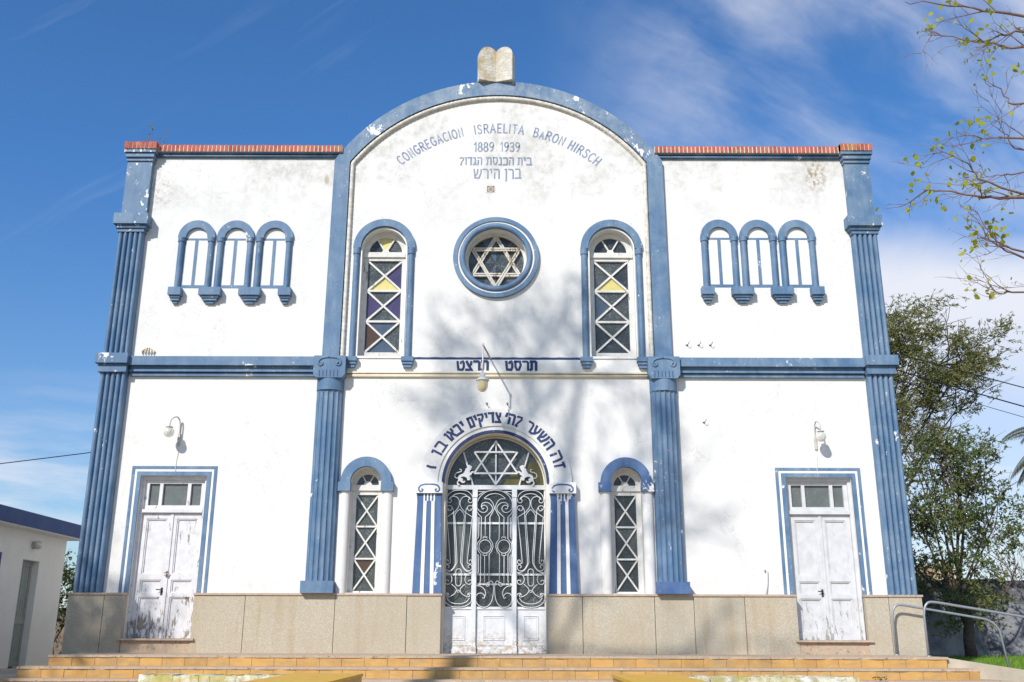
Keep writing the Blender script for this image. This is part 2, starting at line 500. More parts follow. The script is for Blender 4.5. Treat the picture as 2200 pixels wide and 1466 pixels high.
def thing(name, label, cat, loc=(0, 0, 0), rot=0, group=None):
    o = bpy.data.objects.new(name, None); COL.objects.link(o); o.location = loc; o.rotation_euler = (0, 0, rot)
    o['label'] = label; o['category'] = cat
    if group: o['group'] = group
    return o


def tag(o, label, cat, group=None):
    o['label'] = label; o['category'] = cat
    if group: o['group'] = group
    return o


def sub(name, parent): 
    o = bpy.data.objects.new(name, None); COL.objects.link(o); o.parent = parent; return o


def arc(cx, cz, r, a0, a1, n=24):
    return [(cx + r * cos(radians(a0 + (a1 - a0) * i / n)), cz + r * sin(radians(a0 + (a1 - a0) * i / n))) for i in range(n + 1)]


def circ(cx, cz, r, n=48): return arc(cx, cz, r, 0, 360, n)[:-1]


def archloop(cx, zb, zs, h, n=24): return [(cx - h, zb), (cx + h, zb)] + arc(cx, zs, h, 0, 180, n)


def ring(cx, cz, ro, ri, a0=0, a1=180, n=24): return arc(cx, cz, ro, a0, a1, n) + arc(cx, cz, ri, a1, a0, n)


def rect(x0, x1, z0, z1): return [(x0, z0), (x1, z0), (x1, z1), (x0, z1)]


def bar(mb, a, b, wd, y0, y1):
    """straight flat bar between two (x,z) points"""
    d = Vector((b[0] - a[0], b[1] - a[1])); d.normalize(); n = Vector((-d.y, d.x)) * wd / 2
    mb.prism([(a[0] - n.x, a[1] - n.y), (b[0] - n.x, b[1] - n.y), (b[0] + n.x, b[1] + n.y), (a[0] + n.x, a[1] + n.y)], y0, y1)


def ribbon(mb, pts, wd, y, taper=True):
    """a brush stroke: one mitred strip"""
    P = [Vector(p) for p in pts]; k = len(P)
    if k < 2: return
    # extend the ends a little
    P[0] = P[0] + (P[0] - P[1]).normalized() * wd * .3; P[-1] = P[-1] + (P[-1] - P[-2]).normalized() * wd * .3
    L = []; R = []
    for i in range(k):
        a = (P[i] - P[i - 1]).normalized() if i else None; b_ = (P[i + 1] - P[i]).normalized() if i < k - 1 else None
        if a is None: a = b_
        if b_ is None: b_ = a
        t = (a + b_)
        if t.length < 1e-6: t = a.copy()
        t.normalize(); n = Vector((-t.y, t.x)); kx = max(.55, n.dot(Vector((-a.y, a.x))))
        q = n * (wd / 2 / kx); L.append(P[i] + q); R.append(P[i] - q)
    vs = [(p.x, y, p.y) for p in L] + [(p.x, y, p.y) for p in R]
    fs = [(i, k + i, k + i + 1, i + 1) for i in range(k - 1)]
    mb.add(vs, fs)


# ------------------------------------------------------------------ brush lettering
def el(cx, cz, rx, rz, a0, a1, n=12): return [(cx + rx * cos(radians(a0 + (a1 - a0) * i / n)), cz + rz * sin(radians(a0 + (a1 - a0) * i / n))) for i in range(n + 1)]


LAT = {
    'C': (.55, [el(.32, .5, .3, .5, 50, 310)]), 'O': (.62, [el(.31, .5, .29, .5, 90, 450, 16)]),
    'N': (.55, [[(.04, 0), (.04, 1), (.5, 0), (.5, 1)]]), 'G': (.6, [el(.32, .5, .3, .5, 50, 330) + [(.58, .45), (.36, .45)]]),
    'R': (.55, [[(.05, 0), (.05, 1), (.35, 1), (.48, .88), (.48, .66), (.35, .52), (.06, .52)], [(.28, .5), (.55, 0)]]),
    'E': (.48, [[(.46, 1), (.05, 1), (.05, 0), (.46, 0)], [(.06, .52), (.38, .52)]]),
    'A': (.58, [[(0, 0), (.29, 1), (.58, 0)], [(.12, .36), (.46, .36)]]), 'a': (.46, [[(0, 0), (.22, .72), (.44, 0)], [(.09, .27), (.36, .27)]]),
    'I': (.12, [[(.06, 0), (.06, 1)]]),
    'S': (.5, [[(.46, .86), (.36, .98), (.2, 1), (.06, .9), (.05, .72), (.18, .57), (.36, .47), (.47, .3), (.43, .1), (.27, 0), (.1, .03), (.02, .16)]]),
    'L': (.45, [[(.05, 1), (.05, 0), (.45, 0)]]), 'T': (.54, [[(0, 1), (.54, 1)], [(.27, .99), (.27, 0)]]),
    'B': (.52, [[(.05, 0), (.05, 1), (.32, 1), (.44, .88), (.43, .66), (.3, .54), (.06, .53)], [(.3, .53), (.46, .42), (.5, .24), (.42, .06), (.28, 0), (.06, 0)]]),
    'H': (.55, [[(.05, 0), (.05, 1)], [(.5, 0), (.5, 1)], [(.06, .5), (.49, .5)]]),
    '1': (.28, [[(.02, .78), (.2, 1), (.2, 0)]]),
    '8': (.5, [el(.25, .75, .19, .24, 0, 360, 14), el(.25, .25, .23, .26, 0, 360, 14)]),
    '9': (.5, [[(.46, .62), (.36, .48), (.2, .45), (.06, .55), (.03, .75), (.1, .92), (.25, 1), (.4, .95), (.47, .8), (.46, .5), (.38, .2), (.18, 0)]]),
    '3': (.48, [[(.04, .9), (.18, 1), (.36, .97), (.44, .82), (.4, .62), (.2, .53), (.38, .47), (.47, .28), (.4, .08), (.22, 0), (.03, .1)]]),
}
HEB = {
    'alef': (.66, [[(.02, 1), (.3, .6), (.64, 0)], [(.58, 1), (.58, .72), (.38, .48)], [(.03, 0), (.05, .32), (.25, .62)]]),
    'bet': (.74, [[(.04, 1), (.5, 1), (.6, .88), (.6, .04)], [(.0, .03), (.76, .03)]]),
    'gimel': (.46, [[(.06, 1), (.3, 1), (.32, .4), (.44, 0)], [(.3, .32), (.18, .08), (.0, .0)]]),
    'dalet': (.64, [[(0, 1), (.64, 1)], [(.5, .99), (.5, 0)]]),
    'he': (.66, [[(0, 1), (.54, 1), (.62, .88), (.62, 0)], [(.12, .64), (.1, 0)]]),
    'vav': (.24, [[(.0, .97), (.16, 1), (.18, .85), (.18, 0)]]),
    'zayin': (.34, [[(.0, .95), (.34, 1)], [(.17, .96), (.13, .0)]]),
    'tet': (.72, [[(.02, 1), (.08, .4), (.12, .06), (.56, .03), (.68, .3), (.68, .8), (.58, 1), (.42, .94), (.36, .8)]]),
    'yod': (.24, [[(.0, .98), (.16, 1), (.18, .6)]]),
    'kaf': (.62, [[(.02, 1), (.46, 1), (.58, .85), (.58, .16), (.46, .02), (.0, .02)]]),
    'lamed': (.58, [[(.02, .92), (.1, 1), (.5, 1), (.54, .74), (.3, .4), (.14, .02)], [(.1, .03), (.3, -.02)]]),
    'mem': (.66, [[(.04, 1), (.58, 1), (.62, .5), (.58, .03), (.12, .03), (.1, .97)]]),
    'nun': (.42, [[(.06, 1), (.3, 1), (.32, .05)], [(.0, .03), (.40, .03)]]),
    'nunfin': (.26, [[(.0, .98), (.16, 1), (.18, .85), (.16, -.28)]]),
    'samekh': (.72, [[(.0, 1), (.6, 1), (.68, .55), (.5, .06), (.26, .04), (.1, .4), (.12, .97)]]),
    'ayin': (.64, [[(.06, 1), (.14, .6), (.3, .26)], [(.58, 1), (.56, .55), (.34, .2), (.0, 0)]]),
    'tsadi': (.64, [[(.06, 1), (.3, .5), (.58, .04), (.0, .03)], [(.56, 1), (.54, .72), (.36, .42)]]),
    'qof': (.66, [[(0, 1), (.58, 1), (.62, .76), (.36, .3)], [(.12, .62), (.12, -.26)]]),
    'resh': (.6, [[(0, 1), (.44, 1), (.56, .86), (.56, 0)]]),
    'shin': (.86, [[(.02, 1), (.14, .05), (.6, .03), (.82, .6), (.84, 1)], [(.44, 1), (.4, .55), (.2, .3)]]),
    'tav': (.70, [[(.02, 1), (.54, 1), (.64, .88), (.64, 0)], [(.17, .98), (.16, .1), (.0, .03)]]),
    'geresh': (.14, [[(.1, 1.05), (.02, .72)]]),
    'bar': (.16, [[(.08, .95), (.06, .5), (.1, .05)]]), ' ': (.4, []),
}
rl = random.Random(5)
YL = [0]


def glyph(mb, strokes, put, wd, y):
    for st in strokes:
        YL[0] = (YL[0] + 1) % 5
        ribbon(mb, [put(*p) for p in st], wd * rl.uniform(.86, 1.12), y - .0004 * YL[0])


def line_text(mb, font, txt, x0, x1, z0, h, wd, y, gap=.2):
    ws = [font[c][0] + gap for c in txt]; tot = sum(ws) - gap; sx = (x1 - x0) / tot
    x = x0
    for c, w_ in zip(txt, ws):
        j = rl.uniform(-.02, .02)
        glyph(mb, font[c][1], lambda a, b, x=x, j=j: (x + a * sx, z0 + (b + j) * h), wd, y)
        x += w_ * sx


def arc_text(mb, font, txt, a0, a1, cx, cz, r, h, wd, y, gap=.2):
    """angles in degrees from straight up, clockwise"""
    ws = [font[c][0] + gap for c in txt]; tot = sum(ws) - gap; sx = radians(a1 - a0) * (r + h / 2) / tot
    s_ = 0
    for c, w_ in zip(txt, ws):
        gw = font[c][0]
        mid = radians(a0) + (s_ + gw / 2) * sx / (r + h / 2)
        e = Vector((cos(mid), -sin(mid))); n = Vector((sin(mid), cos(mid))); o = Vector((cx, cz)) + n * r
        def put(a, b, e=e, n=n, o=o, gw=gw):
            q = o + e * ((a - gw / 2) * sx) + n * (b * h); return (q.x, q.y)
        glyph(mb, font[c][1], put, wd, y)
        s_ += w_


# ================================================================== the synagogue
B = thing('synagogue', 'white plastered synagogue with blue columns and a tall round-arched gable', 'building')
WX, UX, UZ, LX, LZ = 7.36, 2.21, 7.50, 2.352, 2.955
RX, RZ = -.035, 7.335
DX = 5.855
AR, AC = 3.88, 7.30            # gable arch radius and centre height
a_end = math.degrees(math.acos(3.25 / AR))
outline = [(-WX, -.55), (WX, -.55), (WX, 9.5), (3.25, 9.5)]
outline += [(px_, pz_) for px_, pz_ in arc(0, AC, AR - .03, a_end - 1, 181 - a_end, 60) if pz_ > 9.45]
outline += [(-3.25, 9.5), (-WX, 9.5)]
holes = [circ(RX, RZ, .60), rect(-DX - .6, -DX + .6, .2, 3.07), rect(DX - .6, DX + .6, .2, 3.07), archloop(-.01, -.1, 2.95, .925, 32)]
for s_ in (-1, 1):
    holes.append(archloop(s_ * UX, 5.34, UZ, .435)); holes.append(archloop(s_ * LX, 1.0, LZ, .285))
MB().prism([outline] + holes, 0, .4).build('front_wall', 'plaster', B)
b = MB(); b.box(-WX, -WX + .3, .4, 17, -.5, 9.3); b.box(WX - .3, WX, .4, 17, -.5, 9.3); b.box(-WX + .3, WX - .3, 16.7, 17, -.5, 9.3)
b.build('rear_wall', 'plaster', B)
b = MB(); b.box(-WX + .3, WX - .3, .4, 16.7, 9.0, 9.15)
b.build('roof', 'cap_stone', B)
vault = MB(); vault.smooth = True
pts = arc(0, AC, AR - .35, a_end + 2, 178 - a_end, 30)
for i in range(len(pts) - 1):
    (xa, za), (xb, zb) = pts[i], pts[i + 1]
    vault.add([(xa, .4, za), (xb, .4, zb), (xb, 16.5, zb), (xa, 16.5, za)], [(0, 1, 2, 3)])
vault.build('vaulted_roof', 'far_roof', B)

# plinth of stone slabs with a thin cap
for (xa, xb, js) in ((-7.45, -6.455, [-6.82]), (-5.255, -.94, [-4.36, -2.79, -1.54]), (.92, 5.255, [1.52, 2.78, 3.46, 4.35]), (6.455, 7.45, [6.86])):
    p = MB(); e = [xa] + js + [xb]
    for i in range(len(e) - 1):
        wide = .007 if i % 2 else .0035
        p.box(e[i] + (wide if i else 0), e[i + 1] - wide, -.115 - .003 * (i % 3), .03, -.5, .965)
    p.cur = 1; p.box(xa - .012, xb + .012, -.14, .0, .965, 1.0)
    p.cur = 2; p.box(xa + .02, xb - .02, -.09, .01, -.5, .96)
    p.build('plinth', ['stone', 'cap_stone', 'black_iron'], B)

# corner columns: reeded shafts, middle block, capital, upper pilaster, brick cap
for s_ in (-1, 1):
    cx = s_ * 7.145
    c = sub('corner_column', B)
    def ob(q, inn, out, y0, y1, z0, z1): q.box(cx - (out if s_ < 0 else inn), cx + (inn if s_ < 0 else out), y0, y1, z0, z1)
    for (z0, z1) in ((1.0, 4.975), (5.315, 7.80)):
        q = MB(); q.box(cx - .245, cx + .245, -.07, .45, z0, z1); q.smooth = True
        for i in range(5): q.half(cx + (i - 2) * .0985, z0, z1, .0492, .085, 8, -.065)
        q.build('shaft', 'blue_paint', c)
    q = MB(); ob(q, .26, .27, -.20, .46, 4.975, 5.13); ob(q, .285, .315, -.27, .48, 5.13, 5.32)
    q.build('middle_block', 'blue_paint', c)
    q = MB(); ob(q, .265, .255, -.165, .46, 7.80, 7.87); ob(q, .30, .28, -.20, .47, 7.87, 7.935); ob(q, .345, .315, -.26, .48, 7.935, 8.155); q.build('capital', 'blue_paint', c)
    q = MB(); ob(q, .255, .235, -.12, .45, 8.155, 9.33); q.build('pilaster', 'blue_paint', c)
    q = MB(); ob(q, .275, .25, -.15, .46, 9.33, 9.40); ob(q, .30, .265, -.19, .47, 9.40, 9.46); ob(q, .285, .255, -.17, .46, 9.46, 9.49); ob(q, .335, .29, -.22, .48, 9.49, 9.555)
    q.build('cap_moulding', 'blue_paint', c)
    q = MB(); q.cur = 1; ob(q, .345, .288, -.236, .49, 9.556, 9.695); q.cur = 0
    rb = random.Random(7 + s_); xl_ = cx - (.295 if s_ < 0 else .352); xr_ = cx + (.352 if s_ < 0 else .295); bw = (xr_ - xl_) / 8
    for i in range(8):
        xa = xl_ + i * bw; q.box(xa + .007, xa + bw - .006, -.24 - rb.uniform(0, .010), -.05, 9.557, 9.703 + rb.uniform(-.006, .004))
    for i in range(8):
        ya = -.04 + i * .07
        for ex in (-1, 1):
            xo_ = (xl_ if ex < 0 else xr_); q.box(xo_ - ex * .12, xo_ + ex * rb.uniform(0, .008), ya + .004, ya + .066, 9.557, 9.703 + rb.uniform(-.006, .004))
    q.build('brick_cap', ['brick', 'mortar'], c)

# parapet: moulding and soldier-course brick coping on both wings
for s_ in (-1, 1):
    xa, xb = (-6.87, -3.12) if s_ < 0 else (3.12, 6.87)
    q = MB(); q.box(xa, xb, -.03, .3, 9.455, 9.475); q.smooth = True
    q.tube([(xa, -.045, 9.492), (xb, -.045, 9.492)], .024, 10); q.smooth = False
    q.box(xa, xb, -.04, .3, 9.515, 9.53); q.box(xa, xb, -.10, .3, 9.53, 9.549)
    q.build('parapet_moulding', 'blue_paint', B)
    q = MB(); q.cur = 1; q.box(xa, xb, -.129, .42, 9.551, 9.683); q.cur = 0
    n = 46; dw = (xb - xa) / n; rb = random.Random(31 + s_)
    for i in range(n):
        q.box(xa + i * dw + .010 + rb.uniform(0, .005), xa + (i + 1) * dw - .010, -.134 - rb.uniform(0, .008), .43, 9.552, 9.690 + rb.uniform(-.004, .003))
    q.build('brick_coping', ['brick', 'mortar'], B)

# the great arch over the middle bay: blue band, white roll moulding inside it
zc_ = AC + sqrt(AR ** 2 - 3.27 ** 2)
Ri, Ci = 3.66, 7.21
zi = Ci + sqrt(Ri ** 2 - 2.965 ** 2)
outer = [(3.285, 5.30), (3.27, zc_)] + arc(0, AC, AR, math.degrees(math.acos(3.27 / AR)), 180 - math.degrees(math.acos(3.27 / AR)), 60)[1:-1] + [(-3.27, zc_), (-3.285, 5.30)]
ai = math.degrees(math.acos(2.965 / Ri))
inner = [(2.965, 5.30), (2.965, zi)] + arc(0, Ci, Ri, ai, 180 - ai, 60)[1:-1] + [(-2.965, zi), (-2.965, 5.30)]
MB().prism(outer + inner[::-1], -.09, .05).build('arch_band', 'blue_paint', B)
Rj = Ri - .10; aj = math.degrees(math.acos(2.87 / Rj)); zj = Ci + Rj * sin(radians(aj))
inn2 = [(2.87, 5.30), (2.87, zj)] + arc(0, Ci, Rj, aj, 180 - aj, 60)[1:-1] + [(-2.87, zj), (-2.87, 5.30)]
q = MB(); q.prism([(p[0] * .9995, p[1] - (.0005 if p[1] > 6 else 0)) for p in inner] + inn2[::-1], -.025, .04)
mid = [(2.918, 5.30 + i * (9.3 - 5.3) / 90) for i in range(90)] + arc(0, Ci, Ri - .05, math.degrees(math.acos(2.918 / (Ri - .05))), 180 - math.degrees(math.acos(2.918 / (Ri - .05))), 160) + [(-2.918, 9.3 - i * (9.3 - 5.3) / 90) for i in range(1, 91)]
q.smooth = True; q.tube([(p[0], -.03, p[1]) for p in mid], [.040 + .006 * (i % 2) for i in range(len(mid))], 7)
q.build('rope_moulding', 'rope_trim', B)
tb = MB()
for i in range(26):
    pass

# belt course: blue on the wings, white with a navy stripe in the middle
for s_ in (-1, 1):
    xa, xb = (-6.86, -3.40) if s_ < 0 else (3.40, 6.86)
    q = MB(); q.box(xa, xb, -.17, .05, 5.115, 5.285); q.box(xa, xb, -.08, .05, 5.045, 5.115); q.box(xa, xb, -.115, .05, 5.005, 5.045); q.box(xa, xb, -.065, .05, 4.93, 4.99)
    q.build('belt_course', 'blue_paint', B)
q = MB(); q.box(-2.83, 2.83, -.022, .02, 5.03, 5.272); q.build('belt_course', 'white_trim', B)
q = MB(); q.box(-2.83, 2.83, -.05, .02, 5.0, 5.028); q.smooth = True; q.tube([(-2.83, -.02, 4.955), (2.83, -.02, 4.955)], .032, 8); q.smooth = False
q.build('belt_moulding', 'cream_trim', B)
q = MB(); xs = [-1.62 + i * (3.2 / 40) for i in range(41)]
for i in range(40):
    q.add([(xs[i], -.003, 5.277), (xs[i + 1], -.003, 5.277), (xs[i + 1], -.003, 5.324 + .004 * sin(i * 1.7)), (xs[i], -.003, 5.324 + .004 * sin((i - 1) * 1.7))], [(0, 1, 2, 3)])
q.build('belt_stripe', 'navy_paint', B)

# two fluted columns of the middle bay
for s_ in (-1, 1):
    cx = s_ * 3.105; c = sub('fluted_column', B)
    pr = [(-.25, .02)]; N = 112
    for i in range(N + 1):
        a = pi * i / N; fl = abs(sin(i / N * pi * 8)) ** .55
        k_ = 1 - .17 * fl * (.35 + .65 * sin(a))
        pr.append((-.25 * cos(a) * (1 - .03 * fl), -.205 * sin(a) * k_ - .02))
    pr.append((.25, .02))
    q = MB(); q.shaft(cx, 1.205, 4.65, pr, .985); q.build('shaft', 'blue_paint' , c)
    q = MB(); q.smooth = False; q.box(cx - .285, cx + .285, -.25, .02, 1.0, 1.205); q.build('base', 'deep_or_shaded_blue' if s_ > 0 else 'blue_paint', c)  # right base takes the darker blue as painted shade
    q = MB(); q.smooth = True; q.half(cx, 4.645, 4.868, .253, .225, 16, -.01); q.build('necking', 'blue_paint', c)
    q = MB(); q.prism([(cx - .24, 4.865), (cx + .24, 4.865), (cx + .295, 4.94), (cx + .295, 5.285), (cx - .295, 5.285), (cx - .295, 4.94)], -.24, .02)
    q.build('capital', 'blue_paint', c)
    v = MB(); v.smooth = True
    def volute(sx, yv):
        p_ = [(0, .052), (.07, .05), (.14, .035), (.19, .005), (.212, -.045), (.205, -.085), (.175, -.11), (.14, -.10), (.128, -.07), (.145, -.05), (.165, -.06)]
        return [(cx + sx * u_, yv, 5.203 + w_) for u_, w_ in p_]
    for sx in (-1, 1): v.tube(volute(sx, -.243), .021, 8)
    v.build('volute', 'blue_paint', c)
    v = MB()
    for i in range(6): v.box(cx - .185 + i * .067, cx - .172 + i * .067, -.2435, -.20, 4.883, 5.005)
    v.build('flute_slots', 'navy_paint', c)


# windows ----------------------------------------------------------------
def lattice(mb, cx, xs, zs, wd, y0, y1):
    for i in range(len(zs) - 1):
        bar(mb, (cx - xs, zs[i]), (cx + xs, zs[i + 1]), wd, y0, y1)
        bar(mb, (cx - xs, zs[i + 1]), (cx + xs, zs[i]), wd, y0 - .003, y1 - .002)
        if i: mb.box(cx - xs, cx + xs, y0 - .006, y1, zs[i] - wd * .55, zs[i] + wd * .55)


GL = ['grey_glass', 'dark_glass', 'yellow_glass', 'purple_glass', 'brown_glass', 'blue_glass', 'olive_glass', 'pale_glass']


def panes(name, par, cx, xs, zs, y, spec, fan=None):
    """four triangles a lozenge, order left, top, right, bottom; colours by index in GL"""
    g = MB()
    for i in range(len(zs) - 1):
        c_ = (cx, (zs[i] + zs[i + 1]) / 2); bl, br, tr, tl = (cx - xs, zs[i]), (cx + xs, zs[i]), (cx + xs, zs[i + 1]), (cx - xs, zs[i + 1])
        for t, (pa, pb) in enumerate(((tl, bl), (tr, tl), (br, tr), (bl, br))):
            g.cur = spec[i][t]; g.add([(pa[0], y, pa[1]), (pb[0], y, pb[1]), (c_[0], y, c_[1])], [(0, 1, 2)])
    if fan:
        fz, fr, cols = fan; k = len(cols)
        for t in range(k):
            g.cur = cols[t]; p_ = arc(cx, fz, fr, 180 - t * 180 / k, 180 - (t + 1) * 180 / k, 6)
            g.add([(cx, y, fz)] + [(a_, y, b_) for a_, b_ in p_], [(0,) + tuple(range(len(p_), 0, -1))])
    return g.build(name, GL, par)


def fan_bars(mb, cx, fz, fr, y0, y1, n, wd=.028):
    mb.prism(ring(cx, fz, fr + .03, fr - .012, 0, 180, 20), y0, y1)
    for t in range(1, n):
        a = radians(180 * t / n); bar(mb, (cx + .07 * cos(a), fz + .07 * sin(a)), (cx + fr * cos(a), fz + fr * sin(a)), wd, y0 + .004, y1)
    mb.prism(arc(cx, fz, .075, 0, 180, 10), y0 - .002, y1)


for s_ in (-1, 1):
    cx = s_ * UX; wn = sub('upper_window', B)
    q = MB(); q.prism(ring(cx, 7.52, .60, .455, 0, 180, 32), -.075, .02); q.build('arch_surround', 'blue_paint', wn)
    q = MB()
    q.prism(archloop(cx, 5.34, UZ, .45, 24)[2:] + archloop(cx, 5.34, UZ, .428, 24)[:1:-1], -.02, .02)
    for e in (-1, 1): q.box(cx + e * .428, cx + e * .45, -.02, .02, 5.34, UZ)
    q.build('reveal_edge', 'white_trim', wn)
    for e in (-1, 1):
        q = MB(); q.smooth = True; q.half(cx + e * .53, 5.29, 7.40, .063, .075, 10); q.half(cx + e * .53, 7.40, 7.52, .076, .09, 10)
        q.build('colonnette', 'blue_paint', wn)
        q = MB(); q.box(cx + e * .53 - .115, cx + e * .53 + .115, -.15, .02, 5.215, 5.30); q.box(cx + e * .53 - .098, cx + e * .53 + .098, -.125, .02, 5.16, 5.214); q.box(cx + e * .53 - .075, cx + e * .53 + .075, -.10, .02, 5.10, 5.159)
        q.build('bracket', 'blue_paint', wn)
    zs = [5.465, 6.09, 6.715, 7.335]; fr_ = MB()
    y0, y1 = .17, .24
    fr_.box(cx - .436, cx - .332, y0, y1, 5.34, 7.50); fr_.box(cx + .332, cx + .436, y0, y1, 5.34, 7.50)
    fr_.box(cx - .3325, cx + .3325, y0, y1, 5.34, 5.465); fr_.box(cx - .3325, cx + .3325, y0, y1, 7.335, 7.40); fr_.box(cx - .43, cx + .43, y0 - .04, y1, 7.40, 7.50)
    fr_.prism(ring(cx, UZ, .435, .34, 0, 180, 24), y0, y1)
    fan_bars(fr_, cx, 7.505, .335, y0 + .01, y1, 3)
    lattice(fr_, cx, .335, zs, .036, y0 + .015, y1)
    fr_.build('frame', 'window_wood', wn)
    if s_ < 0: sp = [(4, 5, 0, 5), (3, 0, 3, 0), (0, 0, 3, 2)]; fn = (7.5, .35, [1, 2, 0])
    else: sp = [(1, 0, 1, 1), (5, 0, 0, 0), (0, 0, 1, 2)]; fn = (7.5, .35, [1, 1, 1])
    panes('panes', wn, cx, .34, zs, .22, sp, fn)
    q = MB(); q.box(cx - .45, cx + .45, -.03, .25, 5.30, 5.34); q.build('sill', 'white_trim', wn)

for s_ in (-1, 1):
    cx = s_ * LX; wn = sub('lower_window', B)
    pa = 'blue_paint' if s_ < 0 else 'deep_or_shaded_blue'  # right-hand surround has its shade painted in with the darker blue
    q = MB(); q.prism(ring(cx, 2.955, .46, .285, 0, 180, 28), -.10, .02)
    for e in (-1, 1): q.box(cx + e * .275, cx + e * .50, -.125, .02, 2.79, 2.955)
    q.build('arch_surround', pa, wn)
    for e in (-1, 1):
        q = MB(); q.smooth = True; q.half(cx + e * .385, 1.0, 2.79, .10, .085, 12); q.build('pilaster', 'plaster', wn)
    zs = [1.05, 1.615, 2.185, 2.755]; y0, y1 = .17, .24; fr_ = MB()
    fr_.box(cx - .286, cx - .198, y0, y1, 1.0, 2.955); fr_.box(cx + .198, cx + .286, y0, y1, 1.0, 2.955)
    fr_.box(cx - .1985, cx + .1985, y0, y1, 1.0, 1.05); fr_.box(cx - .1985, cx + .1985, y0, y1, 2.755, 2.83); fr_.box(cx - .28, cx + .28, y0 - .04, y1, 2.83, 2.93)
    fr_.prism(ring(cx, 2.955, .286, .215, 0, 180, 20), y0, y1)
    fan_bars(fr_, cx, 2.93, .215, y0 + .01, y1, 3, .02); lattice(fr_, cx, .20, zs, .027, y0 + .015, y1)
    fr_.build('frame', 'window_wood', wn)
    sp = [(1, 4, 0, 0), (1, 0, 1, 0), (1, 0, 0, 0)] if s_ < 0 else [(1, 1, 1, 1), (1, 0, 0, 1), (1, 1, 1, 1)]
    panes('panes', wn, cx, .205, zs, .22, sp, (2.93, .23, [1, 4, 1] if s_ < 0 else [1, 1, 1]))
    q = MB(); q.box(cx - .28, cx + .28, -.05, .25, .985, 1.012); q.build('sill', 'white_trim', wn)

# rose window with a wooden six-pointed star
wn = sub('round_window', B)
q = MB(); q.prism([circ(RX, RZ, .832, 72), circ(RX, RZ, .748, 72)], -.075, .02); q.build('outer_ring', 'blue_paint', wn)
q = MB(); q.prism([circ(RX, RZ, .747, 72), circ(RX, RZ, .712, 72)], -.05, .02); q.build('white_ring', 'white_trim', wn)
q = MB(); q.smooth = True
q.tube([(RX + .655 * cos(2 * pi * i / 72), -.045, RZ + .655 * sin(2 * pi * i / 72)) for i in range(72)], .058, 10, closed=True); q.build('inner_ring', 'blue_paint', wn)
q = MB(); q.prism([circ(RX, RZ, .60, 60), circ(RX, RZ, .545, 60)], .22, .30); q.build('frame', 'window_wood', wn)
g = MB()
for i in range(12):
    g.cur = [0, 0, 1, 5, 1, 0, 1, 1, 0, 1, 0, 0][i]; p_ = arc(RX, RZ - .01, .56, i * 30, i * 30 + 30, 6)
    g.add([(RX, .275, RZ)] + [(a_, .275, b_) for a_, b_ in p_], [(0,) + tuple(range(1, len(p_) + 1))])
g.build('panes', GL, wn)
st = MB()
for t in range(2):
    pts = [(RX - .005 + .53 * sin(radians(120 * i + 60 * t + 180 * 0)), RZ + .0 + .53 * cos(radians(120 * i + 60 * t))) for i in range(3)]
    for i in range(3):
        pa, pb = Vector(pts[i]), Vector(pts[(i + 1) % 3]); nn = Vector((-(pb - pa).y, (pb - pa).x)).normalized()
        yy = .215 - .008 * t - .002 * i
        for o_ in (-.022, .022):
            bar(st, pa + nn * o_, pb + nn * o_, .026, yy, .27)
        bar(st, pa, pb, .02, yy + .02, .27)
st.build('star', 'star_wood', wn)

# blind arcades on the wings
for s_, dz in ((-1, -.02), (1, .025)):
    c0 = -5.12 if s_ < 0 else 5.08; A = sub('blind_arcade', B); cs = [c0 - .76, c0, c0 + .76]
    for cx in cs:
        q = MB(); q.prism(ring(cx, 7.745 + dz, .362, .21, 0, 180, 28), -.06, .02); q.build('arch', 'blue_paint', A)
        for e in (-1, 1):
            q = MB(); q.smooth = True; q.half(cx + e * .29, 6.684 + dz, 7.66 + dz, .063, .08, 10); q.half(cx + e * .29, 7.66 + dz, 7.745 + dz, .076, .095, 10)
            q.build('colonnette', 'blue_paint', A)
        q = MB()
        q.box(cx - .21, cx + .21, -.004, .01, 7.705 + dz, 7.745 + dz); q.box(cx - .032, cx + .032, -.0045, .01, 6.775 + dz, 7.704 + dz); q.box(cx - .225, cx + .225, -.004, .01, 6.712 + dz, 6.774 + dz)
        q.box(cx - .225, cx - .205, -.004, .01, 6.775 + dz, 7.704 + dz); 
        q.build('painted_bars', 'blue_paint', A)
    for bx, hw in ((cs[0] - .29, .12), ((cs[0] + cs[1]) / 2, .205), ((cs[1] + cs[2]) / 2, .205), (cs[2] + .29, .12)):
        q = MB(); q.box(bx - hw, bx + hw, -.16, .02, 6.53 + dz, 6.685 + dz); q.box(bx - hw * .80, bx + hw * .80, -.12, .02, 6.485 + dz, 6.529 + dz)
        q.box(bx - hw * .66, bx + hw * .66, -.095, .02, 6.435 + dz, 6.484 + dz); q.box(bx - hw * .36, bx + hw * .36, -.06, .02, 6.385 + dz, 6.434 + dz)
        q.build('bracket', 'blue_paint', A)

